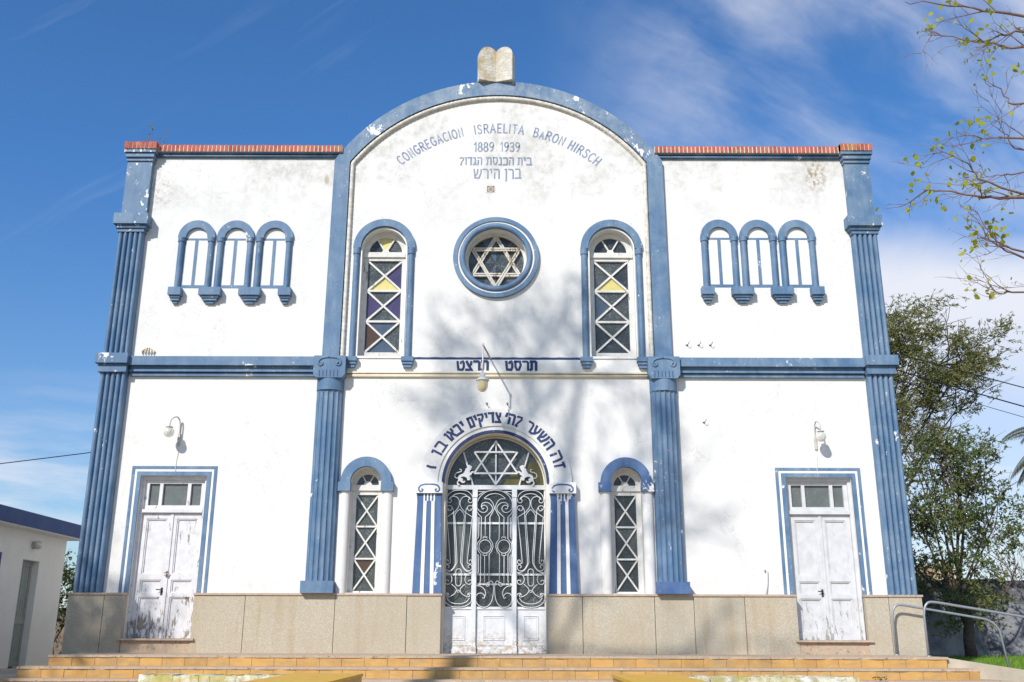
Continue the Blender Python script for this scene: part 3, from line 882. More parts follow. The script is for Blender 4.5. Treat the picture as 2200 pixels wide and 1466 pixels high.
# entrance ---------------------------------------------------------------
en = sub('entrance_surround', B)
q = MB(); q.prism(ring(-.01, 2.95, 1.385, 1.05, 0, 180, 48), -.055, .02); q.build('hood', 'plaster', en)
q = MB(); q.prism(ring(-.01, 2.95, 1.049, .978, 0, 180, 48), -.03, .02); q.build('inner_step', 'plaster', en)
q = MB(); q.prism(ring(-.01, 2.95, .977, .926, 0, 180, 48), -.034, .02); q.build('navy_ring', 'navy_paint', en)
q = MB(); q.prism(ring(-.01, 2.95, .925, .905, 0, 180, 48), .0, .25)
for e in (-1, 1): q.box(-.01 + e * .905, -.01 + e * .925, .0, .25, -.05, 2.95)
q.build('soffit', 'cream_trim', en)
for e in (-1, 1):
    cx = e * 1.2
    q = MB(); q.box(cx - .24, cx + .24, -.16, .02, 2.75, 2.945); q.build('capital', 'white_trim', en)
    v = MB(); 
    p_ = [(0, .05), (.08, .048), (.15, .03), (.185, -.015), (.185, -.055), (.16, -.08), (.125, -.075), (.112, -.05), (.13, -.032)]
    ribbon(v, [(cx - u_, 2.855 + w_) for u_, w_ in p_[::-1]] + [(cx + u_, 2.855 + w_) for u_, w_ in p_[1:]], .028, -.163)
    v.build('painted_volute', 'deep_or_shaded_blue', en)
    q = MB(); q.prism([(cx - .255, .99), (cx + .255, .99), (cx + .212, 2.61), (cx + .225, 2.75), (cx - .225, 2.75), (cx - .212, 2.61)], -.10, .02)
    q.build('pilaster', 'deep_or_shaded_blue', en)
    q = MB()
    for t in (-.33, .33):
        q.prism([(cx + t * .26 - .032, .99), (cx + t * .26 + .032, .99), (cx + t * .215 + .028, 2.61), (cx + t * .215 - .028, 2.61)], -.113, -.10)
    for t in range(4): q.box(cx - .10 + t * .06, cx - .075 + t * .06, -.108, -.09, 2.612, 2.742)
    q.build('white_stripes', 'white_trim', en)

DY = .25
dr = sub('entrance_door', B)
q = MB(); q.box(-.93, .91, DY - .05, DY + .05, 2.865, 2.945); q.box(-.93, -.905, DY - .03, DY + .05, -.02, 2.865); q.box(.885, .91, DY - .03, DY + .05, -.02, 2.865)
for xp in (-.385, .335):
    q.box(xp - .036, xp + .036, DY - .07, DY + .05, 0, 2.865); q.box(xp - .046, xp + .046, DY - .085, DY + .04, 0, .12); q.box(xp - .046, xp + .046, DY - .085, DY + .04, 2.72, 2.865)
q.build('frame', 'white_metal', dr)
LEAF = ((-.905, -.421, -.663), (-.349, .299, -.025), (.371, .885, .628))
for (xa, xb, xm) in LEAF:
    q = MB(); q.box(xa, xb, DY - .01, DY + .04, 0, .775); q.box(xa, xb, DY - .03, DY + .04, .745, .79); q.box(xa, xb, DY - .03, DY + .03, .0, .08); q.box(xa, xb, DY - .02, DY + .03, .13, .155)
    hw = min(.13, (xb - xa) * .26) if xb - xa < .6 else .19
    for (o_, y_) in ((0, -.022), (.03, -.016)):
        q.prism([rect(xm - hw + o_, xm + hw - o_, .22 + o_, .64 - o_), rect(xm - hw + o_ + .012, xm + hw - o_ - .012, .232 + o_, .628 - o_)], DY + y_, DY + .02)
    q.box(xa, xa + .012, DY - .03, DY + .03, .79, 2.865); q.box(xb - .012, xb, DY - .03, DY + .03, .79, 2.865)
    for zb in (2.26, 1.35): q.box(xa, xb, DY + .01, DY + .03, zb - .018, zb + .018)
    if abs(xm) < .1: q.box(xa, xb, DY + .005, DY + .03, 1.165, 1.195)
    q.build('leaf', 'white_metal', dr)
g = MB(); g.cur = 1; g.box(-.92, .90, DY + .045, DY + .06, .78, 2.87)
g.cur = 7; g.box(-.78, -.50, DY + .042, DY + .044, 1.30, 2.25); g.cur = 0; g.box(.42, .86, DY + .0425, DY + .044, .80, 1.33); g.box(-.88, -.45, DY + .0425, DY + .044, .80, 1.33)
g.build('glazing', GL, dr)
gr = MB(); gr.smooth = True
KX, KZ = .001685, .001631


def curve(pts, n=5):
    """Catmull-Rom through traced points"""
    P = [Vector(p) for p in pts]; out = []
    for i in range(len(P) - 1):
        p0, p1, p2, p3 = P[max(i - 1, 0)], P[i], P[i + 1], P[min(i + 2, len(P) - 1)]
        for j in range(n):
            t = j / n; out.append(.5 * ((2 * p1) + (p2 - p0) * t + (2 * p0 - 5 * p1 + 4 * p2 - p3) * t * t + (3 * p1 - p0 - 3 * p2 + p3) * t ** 3))
    return out + [P[-1]]


def scroll(mb, xm, pts, r=.0078, both=True, y=DY - .045, smooth=True, kx=KX):
    c_ = curve(pts) if smooth else [Vector(p) for p in pts]
    for e in ((-1, 1) if both else (1,)):
        mb.tube([(xm + e * p.x * kx, y, 2.865 - (p.y - 105) * KZ) for p in c_], r, 5)


side = [
    [(0, 113), (70, 122), (122, 160), (142, 210), (134, 246), (108, 254), (92, 236), (100, 212), (116, 216)],
    [(0, 150), (50, 160), (90, 190), (116, 216)],
    [(116, 216), (100, 192), (70, 183), (35, 192), (10, 222), (4, 262), (15, 305), (50, 352), (100, 388), (138, 412)],
    [(118, 318), (126, 334), (108, 343), (88, 328), (86, 300), (108, 286), (136, 292), (140, 318), (118, 338)],
    [(86, 300), (70, 330), (66, 360), (55, 560), (35, 880), (48, 950), (80, 990), (118, 995), (142, 970), (136, 940), (114, 934), (100, 952), (114, 968)],
    [(138, 412), (126, 520), (92, 880), (100, 915), (122, 926), (140, 906), (132, 882), (114, 884), (112, 900)],
    [(0, 325), (48, 385), (46, 480), (20, 860), (28, 925), (55, 975), (95, 1008), (145, 1015)],
    [(140, 1022), (88, 1040), (68, 1090), (86, 1132), (120, 1142), (142, 1120), (136, 1098), (112, 1098), (106, 1112)],
    [(72, 1140), (30, 1178), (20, 1210), (46, 1248), (100, 1275), (122, 1262), (112, 1248), (98, 1258)],
    [(98, 1258), (110, 1236), (140, 1246), (150, 1285), (130, 1335), (70, 1374), (0, 1384)],
    [(120, 1285), (92, 1322), (48, 1343), (0, 1348)],
    [(0, 975), (20, 985), (29, 1010), (29, 1120), (20, 1150), (0, 1160)],
]
for xm in (LEAF[0][2], LEAF[2][2]):
    for k_ in side: scroll(gr, xm, k_)
    gr.tube([(xm + 12 * KX * cos(a * pi / 5), DY - .045, 2.865 - (1215 - 105) * KZ + 12 * KX * sin(a * pi / 5)) for a in range(10)], .006, 5, closed=True)
mid_ = [
    [(0, 112), (80, 128), (145, 180), (180, 250), (178, 310), (150, 350), (108, 362), (76, 335), (80, 298), (112, 280), (134, 300), (122, 325), (108, 312)],
    [(0, 150), (50, 160), (88, 185), (106, 208), (60, 212), (30, 240), (10, 285), (5, 318), (20, 355), (50, 415)],
    [(138, 300), (130, 265), (95, 250), (55, 262), (25, 300), (28, 340), (60, 380), (95, 412)],
    [(182, 345), (165, 380), (135, 412)],
]
for k_ in mid_: scroll(gr, -.025, k_, kx=.00178)
for k_ in ([(48, 412), (48, 650), (18, 700), (14, 740), (30, 790), (52, 815), (52, 1120)], [(95, 412), (95, 632)], [(136, 412), (136, 650), (172, 700), (177, 740), (160, 790), (138, 815), (138, 1110), (150, 1140)],
           [(98, 832), (98, 1140)], [(160, 412), (160, 620), (172, 655)], [(176, 412), (176, 655)], [(158, 840), (166, 820), (174, 840), (174, 1010), (166, 1028), (158, 1010), (158, 840)]):
    scroll(gr, -.025, k_, smooth=False, kx=.00178)
for k_ in ([(0 + 95 + 62 * cos(a * pi / 10), 735 + 72 * sin(a * pi / 10)) for a in range(21)],): scroll(gr, -.025, k_, kx=.00178)
for zz in (632, 832): scroll(gr, -.025, [(75, zz + 22 if zz < 700 else zz - 22), (75, zz), (115, zz), (115, zz + 22 if zz < 700 else zz - 22)], smooth=False, kx=.00178)
for k_ in ([(92, 1130), (72, 1162), (48, 1150), (52, 1122), (74, 1128)], [(52, 1122), (30, 1105), (12, 1130), (5, 1200), (20, 1310), (60, 1370), (110, 1384), (165, 1350), (182, 1290), (165, 1245), (125, 1235), (95, 1265), (100, 1290), (118, 1280)],
           [(188, 1155), (130, 1165), (95, 1200), (85, 1245), (100, 1290)]):
    scroll(gr, -.025, k_, kx=.00178)
for k_ in ([(85, 128), (178, 128), (178, 190)], [(105, 128), (178, 175)]): scroll(gr, -.025, k_, smooth=False, kx=.00178)
gr.build('grille', 'white_metal', dr)

# fanlight with the star and two lions
fl_ = sub('fanlight', B)
g = MB()
for i, a0 in enumerate((0, 35, 62, 90, 118, 145)):
    a1 = (35, 62, 90, 118, 145, 180)[i]; g.cur = (6, 0, 0, 0, 0, 1)[i]; p_ = arc(-.01, 2.93, .92, a0, a1, 10)
    g.add([(-.01, DY + .03, 2.93)] + [(a_, DY + .03, b_) for a_, b_ in p_], [(0,) + tuple(range(1, len(p_) + 1))])
g.build('glazing', GL, fl_)
st = MB()
P3 = [[(-.01, 3.755), (-.41, 3.16), (.39, 3.16)], [(-.01, 2.955), (-.41, 3.555), (.39, 3.555)]]
for t, pp in enumerate(P3):
    for i in range(3): bar(st, pp[i], pp[(i + 1) % 3], .03, DY - .07 - .003 * t - .001 * i, DY - .04)
st.build('star', 'white_metal', fl_)
q = MB(); q.box(-.022, .002, DY - .035, DY + .02, 2.95, 3.78); bar(q, (-.61, 3.56), (-.43, 2.95), .028, DY - .03, DY + .02); bar(q, (.60, 3.56), (.42, 2.95), .028, DY - .03, DY + .02)
q.prism(ring(-.01, 2.94, .905, .885, 0, 180, 40), DY - .02, DY + .03)
q.build('glazing_bars', 'white_metal', fl_)


LION = [(885, 250), (960, 240), (1040, 270), (1130, 340), (1125, 385), (1075, 400), (1085, 450), (1040, 510), (1005, 530), (1010, 600), (1000, 660), (1050, 620), (1100, 585), (1170, 560), (1250, 600), (1240, 640), (1130, 665), (1105, 740), (1000, 810), (950, 830), (1020, 870), (1045, 950), (1020, 1040), (920, 1055), (850, 1030), (870, 960), (800, 890), (700, 850), (560, 870), (520, 920), (620, 950), (650, 1010), (600, 1060), (680, 1090), (760, 1070), (770, 1130), (700, 1190), (600, 1190), (520, 1130), (440, 1080), (380, 1150), (400, 1230), (470, 1240), (460, 1310), (350, 1310), (310, 1180), (370, 1060), (380, 900), (420, 800), (520, 740), (650, 700), (720, 600), (760, 520), (760, 450), (850, 400)]
TAIL = [(385, 930), (280, 920), (205, 860), (205, 740), (300, 650), (450, 610), (540, 570), (545, 500), (490, 465), (455, 490)]


def lion(e):
    """cast rampant lion with a forepaw on the star"""
    def at(p): return (-.01 - e * (.395 + (1250 - p[0]) * .00034), 3.185 - (p[1] - 600) * .00035)
    l = MB(); o_ = [at(p) for p in LION]
    if e < 0: o_ = o_[::-1]
    l.prism(o_, DY - .085, DY - .04); l.smooth = True
    l.tube([(at(p)[0], DY - .062, at(p)[1]) for p in curve(TAIL, 3)], .0085, 6)
    ob = l.build('lion', 'white_metal', fl_)
    bv = ob.modifiers.new('bevel', 'BEVEL'); bv.width = .011; bv.segments = 2; bv.limit_method = 'ANGLE'; bv.angle_limit = radians(50)


lion(1); lion(-1)

# side doors --------------------------------------------------------------
for s_ in (-1, 1):
    cx = s_ * DX; d = sub('side_door', B); y = .13
    wd = 'peeling_wood' if s_ < 0 else 'painted_wood'
    q = MB()
    q.prism([(cx - .775, 1.0), (cx - .72, 1.0), (cx - .72, 3.19), (cx + .72, 3.19), (cx + .72, 1.0), (cx + .775, 1.0), (cx + .775, 3.245), (cx - .775, 3.245)], -.012, .01)
    q.prism([(cx - .675, 1.0), (cx - .60, 1.0), (cx - .60, 3.07), (cx + .60, 3.07), (cx + .60, 1.0), (cx + .675, 1.0), (cx + .675, 3.145), (cx - .675, 3.145)], -.018, .01)
    q.build('painted_surround', 'blue_paint', d)
    q = MB(); q.prism([(cx - .719, 1.0), (cx - .676, 1.0), (cx - .676, 3.146), (cx + .676, 3.146), (cx + .676, 1.0), (cx + .719, 1.0), (cx + .719, 3.189), (cx - .719, 3.189)], -.006, .01)
    q.build('white_line', 'white_trim', d)
    q = MB()
    for e in (-1, 1): q.box(cx + e * .60, cx + e * .545, y - .05, y + .1, .24, 3.07)
    q.box(cx - .545, cx + .545, y - .05, y + .1, 3.01, 3.07); q.box(cx - .545, cx + .545, y - .06, y + .1, 2.415, 2.475)
    q.box(cx - .545, cx + .545, y, y + .08, 2.475, 2.55); q.box(cx - .545, cx + .545, y, y + .08, 2.945, 3.01)
    for (xa, xb) in ((-.545, -.475), (-.285, -.225), (.225, .285), (.475, .545)): q.box(cx + xa, cx + xb, y, y + .08, 2.55, 2.945)
    q.build('frame', wd, d)
    q = MB(); q.box(cx - .54, cx + .54, y + .05, y + .06, 2.5, 3.0); q.build('transom_glass', 'pale_glass', d)
    for e, (xa, xb) in ((-1, (-.543, -.004)), (1, (.004, .543))):
        xa += cx; xb += cx; q = MB(); k_ = .085
        q.box(xa, xa + k_, y, y + .06, .24, 2.41); q.box(xb - k_, xb, y, y + .06, .24, 2.41)
        for (za, zb) in ((.24, .37), (.94, 1.01), (1.235, 1.335), (2.31, 2.41)): q.box(xa + k_, xb - k_, y, y + .06, za, zb)
        for (za, zb) in ((.37, .94), (1.01, 1.235), (1.335, 2.31)):
            q.box(xa + k_, xb - k_, y + .035, y + .055, za, zb)
            q.prism([rect(xa + k_, xb - k_, za, zb), rect(xa + k_ + .022, xb - k_ - .022, za + .022, zb - .022)], y + .015, y + .04)
        if e < 0: q.box(xb - .02, xb + .03, y - .018, y, .24, 2.41)
        q.build('leaf', wd, d)
    q = MB(); q.smooth = True
    hx = cx - .06
    q.tube([(hx, y + .01, 1.06), (hx, y - .05, 1.06), (hx - .09, y - .05, 1.065)], .010, 6); q.smooth = False; q.box(hx - .018, hx + .018, y - .008, y + .01, .97, 1.10)
    q.build('handle', 'black_iron', d)
    if s_ < 0:
        q = MB(); q.smooth = True; q.tube([(cx + .02, y - .02, 1.38), (cx - .03, y - .05, 1.35), (cx + .02, y - .05, 1.31), (cx + .05, y - .03, 1.35)], .012, 6); q.box(cx - .02, cx + .02, y - .06, y - .03, 1.30, 1.34); q.build('padlock', 'rusty_pipe', d)
    q = MB(); q.box(cx - .665, cx + .665, -.17, .28, .205, .238); q.build('sill', 'cap_stone', d)
    q = MB(); q.box(cx - .60, cx + .60, -.10, .2, -.02, .204); q.build('threshold', 'concrete', d)

# painted writing ----------------------------------------------------------
y = -.0035
for word, a0, a1 in (('CONGREGACION', -41.0, -13.8), ('ISRAELITA', -9.3, 9.6), ('BaRON', 13.6, 25.8), ('HIRSCH', 28.0, 41.4)):
    t = MB(); arc_text(t, LAT, word, a0, a1, 0, 7.105, 2.95, .195, .027, y, .26); t.build('gable_word', 'faded_letter_paint', B)
for word, x0, x1 in (('1889', -.49, -.10), ('1939', .04, .425)):
    t = MB(); line_text(t, LAT, word, x0, x1, 9.635, .20, .025, y, .18); t.build('date', 'faded_letter_paint', B)
for word, x0, x1, z0, h in ((['lamed', 'vav', 'dalet', 'gimel', 'he'], -.775, -.335, 9.335, .155), (['tav', 'samekh', 'nun', 'kaf', 'he'], -.24, .30, 9.335, .155), (['tav', 'yod', 'bet'], .385, .665, 9.335, .155),
                            (['shin', 'resh', 'yod', 'he'], -.49, .02, 9.035, .20), (['nunfin', 'resh', 'bet'], .13, .45, 9.035, .20)):
    t = MB(); line_text(t, HEB, word, x0, x1, z0, h, .028, y); t.build('gable_word', 'faded_letter_paint', B)
for word, x0, x1 in ((['tet', 'tsadi', 'resh', 'tav'], -.745, -.165), (['tet', 'samekh', 'resh', 'tav'], .17, .745)):
    t = MB(); line_text(t, HEB, word, x0, x1, 5.072, .165, .046, -.026); t.build('belt_word', 'navy_paint', B)
a_ = dict(cx=-.01, cz=2.95, r=1.115, h=.175, wd=.042, y=-.0585)
for wd_, a0, a1 in ((['bar'], -77.5, -75.0), (['vav', 'bet'], -64.5, -52.5), (['vav', 'alef', 'bet', 'yod'], -47.5, -29.5), (['mem', 'yod', 'qof', 'yod', 'dalet', 'tsadi'], -25.0, 4.2),
                    (['geresh', 'he', 'lamed'], 8.5, 22.5), (['resh', 'ayin', 'shin', 'he'], 28.5, 57.0), (['he', 'zayin'], 62.5, 77.0)):
    t = MB(); arc_text(t, HEB, wd_, a0, a1, **a_); t.build('arch_word', 'navy_paint', B)

# small things fixed in the wall
q = MB(); q.prism([rect(-.235, -.065, 8.725, 8.88), rect(-.222, -.078, 8.738, 8.867)], -.006, .02); q.cur = 1; q.box(-.222, -.078, -.001, .0, 8.738, 8.867); q.cur = 0
q.prism([circ(-.15, 8.798, .058, 20), circ(-.15, 8.798, .046, 20)], -.008, .0)
for i in range(4): q.box(-.187 + i * .021, -.178 + i * .021, -.006, .0, 8.75, 8.845)
q.build('wall_vent', ['rope_trim', 'palm_trunk'], B)
for xh, zh in ((3.59, 5.57), (3.81, 5.57), (4.03, 5.57), (3.83, 4.08)):
    q = MB(); q.smooth = True; q.tube([(xh, .01, zh), (xh + .01, -.07, zh), (xh + .03, -.09, zh + .03), (xh + .035, -.085, zh + .05)], .006, 5); q.lathe([(0, 0), (.022, 0), (.022, .01), (0, .01)], (xh, -.01, zh), 8)
    q.build('wall_hook', 'black_iron', B)
for xh in (-.18, .20):
    q = MB(); q.smooth = True; q.tube([(xh, .01, 4.41), (xh, -.07, 4.41)], .009, 6); q.tube([(xh + .018 * cos(a * pi / 4), -.085, 4.41 + .018 * sin(a * pi / 4)) for a in range(8)], .006, 5, closed=True)
    q.build('eye_bolt', 'black_iron', B)
q = MB(); q.smooth = True; q.tube([(4.755, -.03, .99), (4.785, -.035, 1.2), (4.80, -.03, 1.40), (4.77, -.04, 1.44), (4.74, -.05, 1.42)], .016, 7); q.build('pipe_stub', 'lamp_white', B)
q = MB(); q.smooth = True
for i in range(5): q.tube([(-6.58 + (i - 2) * .05, -.02, 5.36), (-6.58 + (i - 2) * .06, -.03, 5.42), (-6.58 + (i - 2) * .035, -.01, 5.48)], .012, 5)
q.tube([(-6.58 + .11 * cos(pi * i / 8), -.015, 5.38 + .115 * sin(pi * i / 8)) for i in range(9)], .012, 5); q.build('shell_ornament', 'cream_trim', B)

# ================================================================== stone tablets on the gable
T = thing('stone_tablets', 'weathered pair of stone tablets like an open book on the gable top', 'sculpture', (-.062, 0, 11.16))
for e in (-1, 1):
    q = MB(); q.prism([(0, 0), (.375, 0), (.375, .60)] + arc(.1875, .60, .1875, 0, 180, 14)[1:-1] + [(0, .60)], -.085, .085)
    for i in range(9):                                     # carved rows, worn
        rr = random.Random(40 + i + e); zz = .08 + i * .066; xx = .045
        q.cur = 1
        while xx < .32:
            w_ = rr.uniform(.018, .045); q.box(xx, xx + w_, -.0865, -.085, zz, zz + rr.uniform(.02, .04)); xx += w_ + rr.uniform(.012, .03)
    ob = q.build('tablet', ['old_stone', 'worn_letters'], T)
    ob.rotation_euler = (0, 0, e * -.30); ob.location = (0, -.02, 0)
    if e < 0: 
        for v_ in ob.data.vertices: v_.co.x = -v_.co.x
        ob.data.flip_normals(); ob.rotation_euler = (0, 0, .30)
    else: ob.rotation_euler = (0, 0, -.30)
q = MB(); q.box(-.37, .37, -.08, .12, -.12, .004); q.build('base', 'old_stone', T)

# weed on the parapet
q = MB(); rw = random.Random(3); q.smooth = False
for (bx, h_) in ((.0, .62), (.22, .50), (-.12, .36), (.1, .33)):
    p_ = [(bx + .012 * i * (1 if bx else -.6) + rw.uniform(-.006, .006), .0, h_ * i / 5) for i in range(6)]; q.cur = 1; q.tube(p_, .006, 4); q.cur = 0
    for i in range(16 if h_ > .5 else 6):
        f_ = rw.uniform(.4, 1); c_ = Vector((bx + .06 * f_ * (1 if bx else -.6), 0, h_ * f_)); a = rw.uniform(0, 6.28); d_ = Vector((cos(a), .6 * sin(a), rw.uniform(-.2, .6))) * rw.uniform(.025, .06); s2 = Vector((-d_.z, 0, d_.x)) * .28
        q.add([c_, c_ + d_ * .5 + s2, c_ + d_, c_ + d_ * .5 - s2], [(0, 1, 2, 3)])
o = q.build('weed', ['hedge_leaf', 'twig']); o.location = (-7.06, .12, 9.67); tag(o, 'thin weed sprouting from the brick cap of the corner column', 'weed')


# ================================================================== lamps
def sconce(x, zb, dx, label):
    L = thing('wall_lamp', label, 'lamp', (x, 0, zb), 0, 'globe lamps over the side doors')
    q = MB(); q.box(-.022, .022, -.035, .0, 0, .22); q.build('bracket', 'lamp_metal', L)
    q = MB(); q.smooth = True; p_ = [(0, -.02, .15), (0, -.025, .36), (.0 + dx * .05, -.06, .46), (dx * .25, -.14, .50), (dx * .55, -.22, .47), (dx * .8, -.27, .40), (dx * .85, -.28, .30)]
    q.tube([tuple(v) for v in curve(p_, 4)], .013, 7); q.build('arm', 'lamp_metal', L)
    c_ = (dx * .85, -.28, .19)
    q = MB(); q.smooth = True; q.lathe([(.0, .115), (.028, .112), (.066, .098), (.068, .088), (.03, .09), (.025, .06), (.0, .06)], c_, 16); q.build('collar', 'lamp_metal', L)
    q = MB(); q.smooth = True; q.lathe([(.094 * sin(pi * i / 14), -.094 * cos(pi * i / 14)) for i in range(13)], c_, 24); q.build('globe', 'globe_glass', L)
    q = MB(); q.smooth = True; q.lathe([(.03 * sin(pi * i / 8), -.04 * cos(pi * i / 8)) for i in range(9)], (c_[0], c_[1], c_[2] + .02), 10); q.build('bulb', 'lamp_white', L)
    q = MB(); q.smooth = True; q.tube([(0, -.012, .0), (.008, -.008, -.15), (-.012, -.008, -.33), (-.008, -.022, -.44), (.0, -.01, -.53)], .0055, 4); q.build('wire', 'lamp_white', L)


sconce(-5.835, 3.63, -.12, 'clear globe wall lamp above the badly peeling left side door')
sconce(5.86, 3.58, .03, 'yellowish globe wall lamp above the right side door')
L = thing('hanging_lamp', 'bell lamp with amber glass hanging from a rusty pole over the entrance', 'lamp', (-.12, 0, 5.285))
q = MB(); q.smooth = True; q.tube([(0, .01, 0), (-.05, -.4, .01), (-.12, -.9, .02)], .016, 8); q.build('arm', 'rusty_pipe', L)
q = MB(); q.smooth = True; q.tube([(-.12, -.9, .03), (-.12, -.9, -.52)], .014, 8); q.lathe([(0, .05), (.022, .05), (.022, -.01), (0, -.01)], (-.12, -.9, 0), 8); q.build('rod', 'lamp_white', L)
q = MB(); q.smooth = True; q.lathe([(.0, -.50), (.03, -.50), (.045, -.54), (.05, -.575), (.085, -.60), (.118, -.635), (.12, -.65), (.10, -.655)], (-.12, -.9, 0), 24); q.build('shade', 'lamp_white', L)
q = MB(); q.smooth = True; q.lathe([(.098, -.652), (.099, -.70), (.094, -.76), (.075, -.815), (.04, -.845), (0, -.852)], (-.12, -.9, 0), 24); q.build('glass', 'amber_glass', L)

# ================================================================== steps
ST = thing('entrance_steps', 'broad yellow tiled steps across the whole front', 'steps')
rs = random.Random(12)
for k_ in range(4):
    z1 = -.16 * k_; yf = -2.05 - .35 * k_; xl = -6.76 - .29 * k_; xr = 6.93 + .31 * k_; yb = 0. if k_ == 0 else -2.05 - .35 * (k_ - 1) + .05
    yback = .0 if k_ == 0 else -.3
    q = MB()
    # riser tiles, front and both ends
    def tiles(fn, ln):
        u_ = 0
        while u_ < ln - .02:
            w_ = min(.345 + rs.uniform(-.006, .006), ln - u_)
            j = rs.uniform(0, .006); a, b_ = u_ + .003, u_ + w_ - .003
            fn(a, b_, j); u_ += w_
    tiles(lambda a, b_, j: q.box(xl + a, xl + b_, yf - .012 - j, yf, z1 - .159, z1 - .036), xr - xl)
    tiles(lambda a, b_, j: q.box(xl - .012 - j, xl, yf + a, yf + b_, z1 - .159, z1 - .036), yback - yf - .02)
    if k_ > 0: tiles(lambda a, b_, j: q.box(xr, xr + .012 + j, yf + a, yf + b_, z1 - .159, z1 - .036), .9)
    q.cur = 1; q.box(xl, xr, yf, yback - .01, z1 - .16, z1 - .037)
    s_ = q.build('step', ['tile', 'mortar'], ST)
    # worn concrete nosing and tread
    t = MB(); n = 150
    for i in range(n):
        xa = xl - .02 + (xr - xl + .04) * i / n; xb = xl - .02 + (xr - xl + .04) * (i + 1) / n
        if i == 0: fa = rs.uniform(.02, .034); za = 0
        fb = .030 + rs.uniform(-.007, .006) - (.022 if rs.random() < .07 else 0); zb = -rs.uniform(0, .006)
        t.add([(xa, yf - fa, z1 + za - .006), (xb, yf - fb, z1 + zb - .006), (xb, yf + .03, z1), (xa, yf + .03, z1), (xa, yf - fa, z1 - .036), (xb, yf - fb, z1 - .036), (xb, yback - .02, z1), (xa, yback - .02, z1), (xb, yf, z1 - .036), (xa, yf, z1 - .036)],
              [(0, 1, 2, 3), (4, 5, 1, 0), (3, 2, 6, 7), (9, 8, 5, 4)])
        fa, za = fb, zb
    t.box(xl - .025, xl - .0, yf - .02, yback - .02, z1 - .035, z1 - .0005); t.box(xr, xr + .025, yf - .02, yback - .02, z1 - .035, z1 - .0005)
    t.build('tread', 'concrete', s_)
# little weed in a joint
q = MB()
for i in range(26):
    a = rw.uniform(0, 6.28); r_ = rw.uniform(.01, .13); c_ = Vector((r_ * cos(a), .03 * sin(a) - .02, rw.uniform(0, .05))); d_ = Vector((rw.uniform(-1, 1), -.3, rw.uniform(.1, .8))) * .035; s2 = Vector((-d_.z, 0, d_.x)) * .3
    q.add([c_, c_ + d_ * .5 + s2, c_ + d_, c_ + d_ * .5 - s2], [(0, 1, 2, 3)])
o = q.build('weed', 'hedge_leaf'); o.location = (5.6, -2.78, -.32); tag(o, 'small green weed growing on the steps in front of the right door', 'weed')

# ramp and handrails at the right end
q = MB(); xr0, xr1 = 6.96, 9.6
q.add([(xr0, -2.0, -.012), (xr1, -2.0, -.40), (xr1, -.32, -.40), (xr0, -.32, -.012), (xr0, -2.0, -.6), (xr1, -2.0, -.6), (xr1, -.32, -.6), (xr0, -.32, -.6)], [(0, 1, 2, 3), (0, 4, 5, 1), (1, 5, 6, 2), (2, 6, 7, 3), (3, 7, 4, 0)])
q.build('ramp', 'paving')['kind'] = 'structure'


def rail(yy, x0, x1, foot, label, h=.84):
    R_ = thing('handrail', label, 'handrail', (x0, yy, 0), 0, 'pipe handrails of the ramp')
    s_ = -.155
    p_ = [(0, 0, -.03), (0, 0, h - .22), (.03, 0, h - .09), (.10, 0, h - .02), (.22, 0, h - .02), (x1 - x0 - .20, 0, h + s_ * (x1 - x0 - .2)), (x1 - x0 - .07, 0, h + s_ * (x1 - x0) - .04), (x1 - x0 + .02, 0, h + s_ * (x1 - x0) - .16), (x1 - x0 + .10, 0, foot)]
    c_ = [Vector(p_[0]), Vector(p_[1])] + curve([Vector(v) for v in p_[1:5]], 4)[1:] + curve([Vector(v) for v in p_[5:8]], 4) + [Vector(p_[8])]
    q = MB(); q.smooth = True; q.tube(c_, .020, 8); q.build('rail', 'pipe', R_)
    q = MB(); q.smooth = True
    for (fx, fz) in ((0, 0.), (x1 - x0 + .10, foot)): q.lathe([(.045, 0), (.045, .012), (.026, .02)], (fx, 0, fz), 12)
    q.build('foot_plate', 'pipe', R_)


rail(-.30, 6.83, 8.62, -.27, 'grey pipe handrail standing close to the stone plinth by the corner')
rail(-1.72, 6.80, 9.60, -.43, 'grey pipe handrail on the outer side of the ramp, nearer the steps')

# cheek walls in the foreground
for e in (-1, 1):
    C_ = thing('cheek_wall', 'low whitewashed wall with yellow tiled cheek left of the front path' if e < 0 else 'low whitewashed wall with yellow tiled cheek right of the front path', 'wall', (0, 0, 0), 0, 'low walls flanking the front path')
    xi, xo = (-1.02, -1.60) if e < 0 else (1.17, 1.70)
    xw = -2.86 if e < 0 else 3.22
    q = MB(); n = 40; zt = -.045
    for i in range(n):
        xa = xo + (xw - xo) * i / n; xb = xo + (xw - xo) * (i + 1) / n
        q.box(xa, xb, -9.05 - rs.uniform(0, .006), -8.75, -1.0, zt + rs.uniform(-.006, .006))
    q.build('white_wall', 'whitewash', C_)
    q = MB(); q.box(xi, xo, -13.5, -8.76, -1.0, -.062); q.build('cheek', 'tile', C_)
    q = MB()
    for i in range(14): q.box(xi + e * -.015, xo + e * .01, -13.5 + i * .336 + .003, -13.5 + (i + 1) * .336 - .003, -.060, -.035)
    q.build('top_tiles', 'yellow_top', C_)

